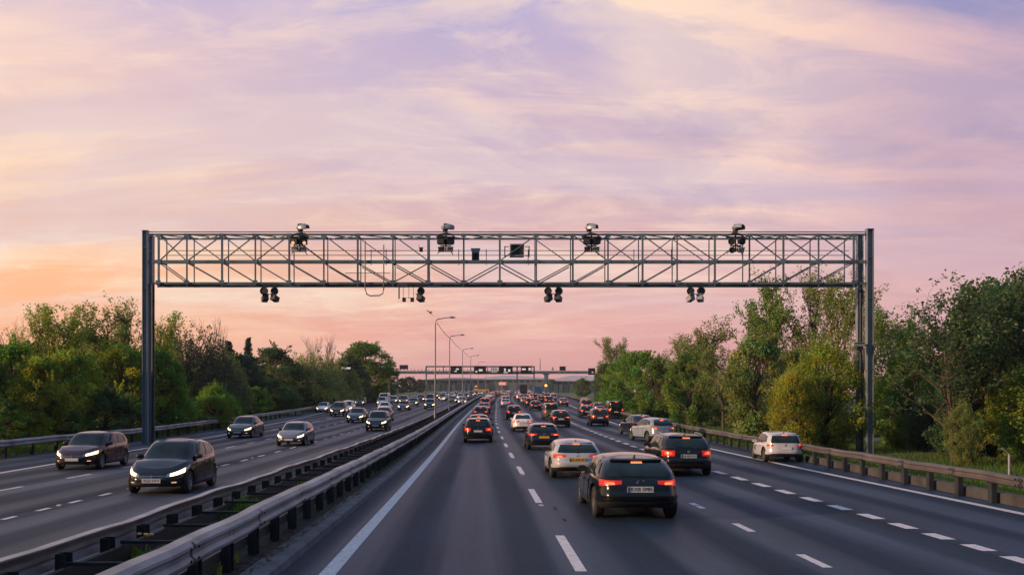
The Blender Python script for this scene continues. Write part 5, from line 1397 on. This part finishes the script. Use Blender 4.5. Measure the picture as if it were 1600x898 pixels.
# --- oncoming
car('hatch', 243, 772, toward=True, col=(0.007, 0.009, 0.017), hs=1.0, label='black hatchback with lit headlamps, the nearest oncoming car', w=0.95, ls=0.88, plate_front='YL62 HTV', yaw=R(0))
car('suv', 117, 734, toward=True, col=MAR, label='dark maroon hatchback oncoming at the left edge of the view', w=0.93, hs=0.88, ls=0.88, yaw=R(0))
car('sedan', 374, 684, toward=True, col=BRZ, label='bronze grey oncoming saloon in the lane nearest the left verge', w=0.98)
car('hatch', 454, 696, toward=True, col=(0.2, 0.21, 0.25), hs=0.94, label='silver-blue oncoming car in the middle lane', w=0.93)
car('suv', 588, 673, toward=True, col=BRN, label='dark brown oncoming car closest to the median', w=0.95)
car('sedan', 555, 660, toward=True, col=(0.055, 0.065, 0.085), label='slate blue oncoming saloon left of the brown one', w=1.0)
car('mpv', 527, 650, toward=True, col=(0.03, 0.045, 0.045), label='dark green people carrier oncoming with a large windscreen', w=1.02)
car('mpv', 541, 645, toward=True, col=WHT, label='white people carrier behind the dark green one', w=.98)
car('hatch', 503, 644, toward=True, col=WHT, label='white oncoming car hugging the left hand rail', w=.95)
car('sedan', 597, 658, toward=True, col=GRY, label='grey oncoming saloon hidden right behind the brown car')
car('sedan', 599, s=122, toward=True, col=WHT, label='white saloon behind the grey oncoming saloon', w=.98)
car('mpv', 562, 634, toward=True, col=BLU, label='blue oncoming people carrier with a white roof edge', w=.98)
car('sedan', 630, 641, toward=True, col=DGR, label='dark grey low oncoming saloon in the middle of the far left lanes')
car('suv', 671, s=140, toward=True, col=BLK, label='black tall oncoming car close to the median below the first lamp post', w=.96)
car('mpv', 596, s=158, toward=True, col=WHT, label='white oncoming people carrier ahead of the white van')
car('van', 599, s=176, toward=True, col=WHT, label='tall white van at the far end of the left lanes', w=1.1)
car('hatch', 645, s=160, toward=True, col=NAVY, label='navy oncoming hatchback right of the dark grey low saloon')
car('hatch', 614, s=182, toward=True, col=SIL, label='silver oncoming hatchback right of the white van')
car('mpv', 630, s=176, toward=True, col=NAVY, label='navy people carrier in the far left queue between silver cars')
car('sedan', 646, s=192, toward=True, col=SIL, label='silver oncoming saloon in the far left queue, right of the navy people carrier')
car('suv', 657, s=196, toward=True, col=DGR, label='dark tall car at the far end of the left queue by the lamp posts')
car('van', 671, s=188, toward=True, col=BLU, label='blue van behind the black tall car near the first lamp post', w=.95)
car('sedan', 692, s=206, toward=True, col=SIL, label='silver estate crossing at the far bend of the left carriageway', yaw=R(-50))
car('sedan', 707, s=186, toward=True, col=DGR, label='dark small oncoming saloon between the second and third lamp posts')
car('hatch', 722, s=172, toward=True, col=SIL, label='silver small oncoming car beside the median near the third lamp post')

# --- far queue, rear lamps lit
g = np.random.default_rng(41)
cols = [('dark', BLK, 0.4), ('dark', NAVY, 0.15), ('silver', SIL, 0.2), ('white', WHT, 0.1), ('red', RED, 0.15)]
def far_row(lane, s0, s1, gap):
    s = s0
    while s < s1:
        c = cols[g.choice(len(cols), p=[x[2] for x in cols])]; kind = ['hatch', 'sedan', 'suv', 'mpv'][g.integers(4)]
        nm, cl, _ = c
        car(kind, 0, s=s, x=lane + cx(s) + g.normal(0, 0.25), col=cl, w=g.uniform(.95, 1.03), label='tiny distant %s car with red tail lamps in the packed queue at the crest' % nm, group='far %s cars in the packed queue' % nm)
        s += gap * g.uniform(0.8, 1.35) * (1 + (s - s0) / 400)
far_row(-0.35, 142, 400, 13); far_row(3.35, 172, 400, 13); far_row(7.0, 150, 400, 12); far_row(11.0, 190, 400, 12.5); far_row(14.6, 215, 400, 14)
def near_lane_back(lane, s0, s1, gap):
    s = s0
    while s < s1:
        c = cols[:4][g.choice(4, p=[.4, .15, .3, .15])]
        car(['hatch', 'sedan', 'suv'][g.integers(3)], 0, s=s, toward=True, x=lane + cx(s) + g.normal(0, .3), col=c[1], label='tiny far-off %s oncoming car with headlamps lit beyond the lamp posts' % c[0], group='far %s oncoming cars' % c[0])
        s += gap * g.uniform(.8, 1.4)
near_lane_back(-8.0, 225, 380, 30); near_lane_back(-12.0, 215, 380, 26); near_lane_back(-17.0, 225, 380, 28)

# --- lorries and works vehicles at the far end
def lorry(px, s, w, h, L, mat, label, cabmat, lane_x=None, toward=False):
    x = lane_x if lane_x is not None else X_at(px, s)
    o = empty('lorry', (x, s + L / 2, zr(s))); o.rotation_euler[2] = -head(s) + (math.pi if toward else 0); tag(o, label, 'lorry')
    mb = MB(); mb.box((0, -0.8, 1.0 + (h - 1) / 2), (w, L - 2.4, h - 1)); mb.build('cargo_box', mat, o)
    mb = MB(); mb.box((0, -0.8 - (L - 2.4) / 2 - 0.02, 1.0 + (h - 1) / 2), (w - 0.1, 0.03, h - 1.15)); mb.box((0, -0.8 - (L - 2.4) / 2 - 0.05, 1.0 + (h - 1) / 2), (0.05, 0.05, h - 1.1)); mb.build('rear_door', mat, o)
    mb = MB(); p = [(-1.1, 0.6), (1.0, 0.6), (1.0, 1.4), (0.7, h * 0.78), (-1.1, h * 0.8)]
    mb.v = []; mb.f = []; mb.m = []
    n = len(p); mb.add([(-w / 2 + .1, L / 2 - 1.1 + a, b) for a, b in p] + [(w / 2 - .1, L / 2 - 1.1 + a, b) for a, b in p], [tuple(range(n)), tuple(range(n, 2 * n))] + [(i, i + n, (i + 1) % n + n, (i + 1) % n) for i in range(n)]); mb.build('cab', cabmat, o)
    mb = MB(); mb.box((0, L / 2 + 0.0 - .18, h * 0.6), (w - .5, .04, .9), mat=Matrix.Rotation(R(-14), 3, 'X')); mb.build('windscreen', M['glass'], o)
    mb = MB(); mb.box((0, -0.4, 0.8), (w * .5, L - 1, .3)); mb.box((0, -L / 2 + .35, .6), (w - .2, .12, .2)); mb.build('chassis', M['blackp'], o)
    for sx in (-1, 1):
        mb = MB(); mb.box((sx * (w / 2 - .25), -L / 2 + .28, .68), (.35, .06, .16)); mb.build('tail_light', M['tail_on'], o)
        for l in (L / 2 - 1.3, -L / 2 + 1.6, -L / 2 + 2.7):
            mb = MB(); mb.lathe([(0, -.14), (.3, -.14), (.46, -.1), (.48, 0), (.46, .12), (.28, .14), (.0, .1)], 'X', 20, (sx * (w / 2 - .16), l, .48)); mb.build('wheel', M['tyre'], o, 40)
lorry(819, 300, 2.5, 3.9, 9, M['signblack'], 'black box lorry seen from behind, above the far queue under the sign frame', M['blackp'])
lorry(841, 255, 2.5, 3.3, 9, M['lorryblue'], 'blue box lorry in the far queue left of the orange warning lamp', M['lorryblue'])
o = empty('works_vehicle', (X_at(752, 430), 430, zr(430) + .1), R(90)); tag(o, 'yellow works vehicle crossing far off left of the crest', 'works vehicle')
mb = MB(); mb.box((0, 0, 1.0), (2.2, 7.5, 1.2)); mb.box((0, 2.6, 2.2), (2.1, 1.9, 1.3)); mb.build('vehicle_body', M['yellowp'], o)
mb = MB(); mb.box((0, 2.6, 2.35), (2.16, 1.4, .7)); mb.build('cab_window', M['glass'], o)
mb = MB(); mb.lathe([(0, 0), (.3, 0), (.26, .4), (0, .45)], 'Z', 10, (0, 2.6, 2.86)); mb.build('beacon', M['amber_on'], o)
for sx in (-1, 1):
    for l in (-2.6, 2.6):
        mb = MB(); mb.lathe([(0, -.15), (.5, -.14), (.52, 0), (.5, .14), (0, .15)], 'X', 16, (sx * 1.0, l, .5)); mb.build('wheel', M['tyre'], o)
# orange warning lamp on its post and stop sign disc near the far queue
o = empty('warning_lamp', (X_at(853, 240), 240, zr(240))); tag(o, 'round orange warning lamp lit in front of the thick far column', 'warning lamp')
zc = Z_at(602, 240) - zr(240)
mb = MB(); mb.tube([(0, 0, -.1), (0, 0, zc - .3)], .09, 8); mb.build('post', M['darksteel'], o)
mb = MB(); mb.box((0, .14, zc), (.9, .2, 1.1)); mb.build('housing', M['signblack'], o)
mb = MB(); mb.lathe([(0, -.16), (.24, -.14), (.36, -.04), (.38, .06), (0, .06)], 'Y', 18, (0, 0, zc)); mb.build('lamp', M['amber_on'], o, 50)
# ------------------------------------------------------------------ sky, sun, camera
SUN_AZ, SUN_EL = -106.0, 13.0             # degrees clockwise from +Y (negative: to the left), and above the horizon
def build_world():
    w = bpy.data.worlds.new('World'); scene.world = w; w.use_nodes = True
    nt = w.node_tree; L = nt.links; bg = nt.nodes['Background']
    N = nt.nodes.new
    tc = N('ShaderNodeTexCoord'); sep = N('ShaderNodeSeparateXYZ'); L.new(tc.outputs['Generated'], sep.inputs[0])
    X, Y, Z = sep.outputs
    def mth(op, a, b=None, clamp=False):
        m = N('ShaderNodeMath'); m.operation = op; m.use_clamp = clamp
        for sck, v in ((m.inputs[0], a), (m.inputs[1], b)):
            if v is None: continue
            if hasattr(v, 'is_output'): L.new(v, sck)
            else: sck.default_value = v
        return m.outputs[0]
    def smap(v, a, b):
        m = N('ShaderNodeMapRange'); m.interpolation_type = 'SMOOTHSTEP'; L.new(v, m.inputs[0]); m.inputs[1].default_value = a; m.inputs[2].default_value = b; return m.outputs[0]
    wob = N('ShaderNodeTexNoise'); wob.inputs['Scale'].default_value = 2.2; wob.inputs['Detail'].default_value = 3
    mp0 = N('ShaderNodeMapping'); mp0.inputs['Scale'].default_value = (1, 1, 3); L.new(tc.outputs['Generated'], mp0.inputs[0]); L.new(mp0.outputs[0], wob.inputs['Vector'])
    el = mth('ADD', Z, mth('MULTIPLY', mth('SUBTRACT', wob.outputs[0], 0.5), 0.10))
    left = ramp(nt, el, [(0.0, (.74, .36, .33)), (.07, (.98, .44, .25)), (.13, (1.0, .52, .28)), (.22, (.97, .62, .42)), (.33, (.89, .60, .53)), (.42, (.58, .48, .68)), (.62, (.24, .37, .60)), (1, (.16, .30, .5))])
    cen = ramp(nt, el, [(0.0, (.64, .34, .35)), (.07, (.77, .37, .35)), (.13, (.80, .44, .39)), (.22, (.68, .44, .47)), (.33, (.61, .45, .57)), (.42, (.47, .41, .65)), (.62, (.22, .36, .60)), (1, (.16, .30, .5))])
    rig = ramp(nt, el, [(0.0, (.58, .29, .35)), (.07, (.66, .34, .38)), (.13, (.60, .35, .40)), (.22, (.40, .29, .45)), (.33, (.30, .27, .49)), (.42, (.17, .22, .50)), (.62, (.24, .34, .58)), (1, (.2, .32, .52))])
    azl = smap(X, -0.48, 0.02); azr = smap(X, 0.05, 0.55)
    c = mixc(nt, azl, left.outputs[0], cen.outputs[0]); c = mixc(nt, azr, c, rig.outputs[0])
    # cloud streaks on a high sheet: direction projected on a plane overhead
    den = mth('ADD', mth('MAXIMUM', Z, 0.0), 0.16)
    cmb = N('ShaderNodeCombineXYZ'); L.new(mth('DIVIDE', X, den), cmb.inputs[0]); L.new(mth('DIVIDE', Y, den), cmb.inputs[1])
    def clouds(scale, mscale, rot, detail, rough, dist, seedz, lo, hi):
        mp = N('ShaderNodeMapping'); mp.inputs['Scale'].default_value = mscale; mp.inputs['Rotation'].default_value = (0, 0, R(rot)); mp.inputs['Location'].default_value = (seedz, seedz * .7, seedz)
        L.new(cmb.outputs[0], mp.inputs[0]); n = N('ShaderNodeTexNoise'); n.inputs['Scale'].default_value = scale; n.inputs['Detail'].default_value = detail; n.inputs['Roughness'].default_value = rough; n.inputs['Distortion'].default_value = dist
        L.new(mp.outputs[0], n.inputs['Vector']); return smap(n.outputs[0], lo, hi)
    big = clouds(1.1, (.55, 1.0, 1), 12, 5, .56, .9, 3.1, .45, .59)
    wisp = clouds(2.1, (.5, 1.3, 1), -8, 8, .6, .6, 8.4, .46, .61)
    fine = clouds(4.2, (.7, 1.3, 1), 14, 10, .68, .7, 1.7, .44, .64)
    dark = clouds(1.1, (.5, 1.4, 1), 6, 6, .58, .8, 12.9, .45, .64)
    warm = mixc(nt, smap(X, -.25, .5), (1.0, .74, .55), (.84, .50, .49))
    warm = mixc(nt, mth('MULTIPLY', smap(Z, .05, .32), mth('SUBTRACT', 1.0, mth('MULTIPLY', smap(X, .12, .5), .9))), warm, (1.0, .74, .58), 'MIX')
    cf = mth('MULTIPLY', mth('ADD', mth('MULTIPLY', big, .62), mth('ADD', mth('MULTIPLY', wisp, .42), mth('MULTIPLY', fine, .36))), mth('SUBTRACT', 1.0, mth('MULTIPLY', smap(X, .15, .55), .6)))
    cf = mth('MULTIPLY', mth('MULTIPLY', cf, smap(Z, .02, .14)), mth('SUBTRACT', 1.0, mth('MULTIPLY', smap(Z, .40, .62), .85)))
    c = mixc(nt, cf, c, warm)
    c = mixc(nt, mth('MULTIPLY', mth('MULTIPLY', dark, .4), smap(Z, .04, .2)), c, (.54, .46, .64))
    # the half of the sky behind the camera is already dusky blue
    back = ramp(nt, Z, [(0.0, (.04, .075, .12)), (.12, (.035, .065, .115)), (.35, (.08, .15, .26)), (.7, (.16, .28, .46)), (1, (.18, .31, .5))])
    c = mixc(nt, smap(Y, .40, -.25), c, back.outputs[0])
    c = mixc(nt, smap(Z, 0.0, -.06), c, (.05, .06, .07))
    ns = N('ShaderNodeTexSky'); ns.sky_type = 'NISHITA'; ns.sun_disc = False; ns.sun_elevation = R(SUN_EL); ns.sun_rotation = R(SUN_AZ); ns.air_density = 1.5; ns.dust_density = 2.0
    nsv = mixc(nt, 1.0, ns.outputs[0], (.012, .012, .012), 'MULTIPLY')
    add = mixc(nt, 1.0, c, nsv, 'ADD')
    L.new(add, bg.inputs['Color']); bg.inputs['Strength'].default_value = 1.0
build_world()
sd = bpy.data.lights.new('sun', 'SUN'); sd.energy = 5.0; sd.color = (1.0, .60, .34); sd.angle = R(2.0)
so = bpy.data.objects.new('sun', sd); COL.objects.link(so)
az, e = R(SUN_AZ), R(SUN_EL)
dirv = Vector((math.sin(az) * math.cos(e), math.cos(az) * math.cos(e), math.sin(e)))
so.rotation_euler = (-dirv).to_track_quat('-Z', 'Y').to_euler(); so.location = (-60, 20, 40)

cd = bpy.data.cameras.new('camera'); cd.sensor_width = 36; cd.sensor_fit = 'HORIZONTAL'; cd.lens = 36 * F / 1600
cd.shift_x = (800 - VX) / 1600; cd.shift_y = (VY - 449) / 1600; cd.clip_start = 0.1; cd.clip_end = 6000
co = bpy.data.objects.new('camera', cd); COL.objects.link(co); co.location = (0, 0, CH); co.rotation_euler = (R(90), 0, 0)
scene.camera = co
# air: one box of even haze round everything
mb = MB(); mb.box((0, 760, 13.25), (2000, 1660, 30.5))
m = bpy.data.materials.new('haze'); m.use_nodes = True; nt = m.node_tree; nt.nodes.remove(nt.nodes['Principled BSDF'])
pv = nt.nodes.new('ShaderNodeVolumePrincipled'); pv.inputs['Density'].default_value = 0.00016; pv.inputs['Color'].default_value = (.78, .82, .95, 1); pv.inputs['Anisotropy'].default_value = 0.2
nt.links.new(pv.outputs[0], nt.nodes['Material Output'].inputs['Volume'])
tag(mb.build('haze', m), kind='stuff')
scene.cycles.volume_bounces = 0
vs_ = scene.view_settings; vs_.view_transform = 'Standard'; vs_.look = 'None'; vs_.exposure = 0.0; vs_.gamma = 1.0; vs_.use_curve_mapping = False
scene.cycles.use_denoising = True
scene.cycles.max_bounces = 6; scene.cycles.diffuse_bounces = 3; scene.cycles.glossy_bounces = 3; scene.cycles.transmission_bounces = 3
scene.cycles.caustics_reflective = False; scene.cycles.caustics_refractive = False
scene.cycles.sample_clamp_indirect = 6.0
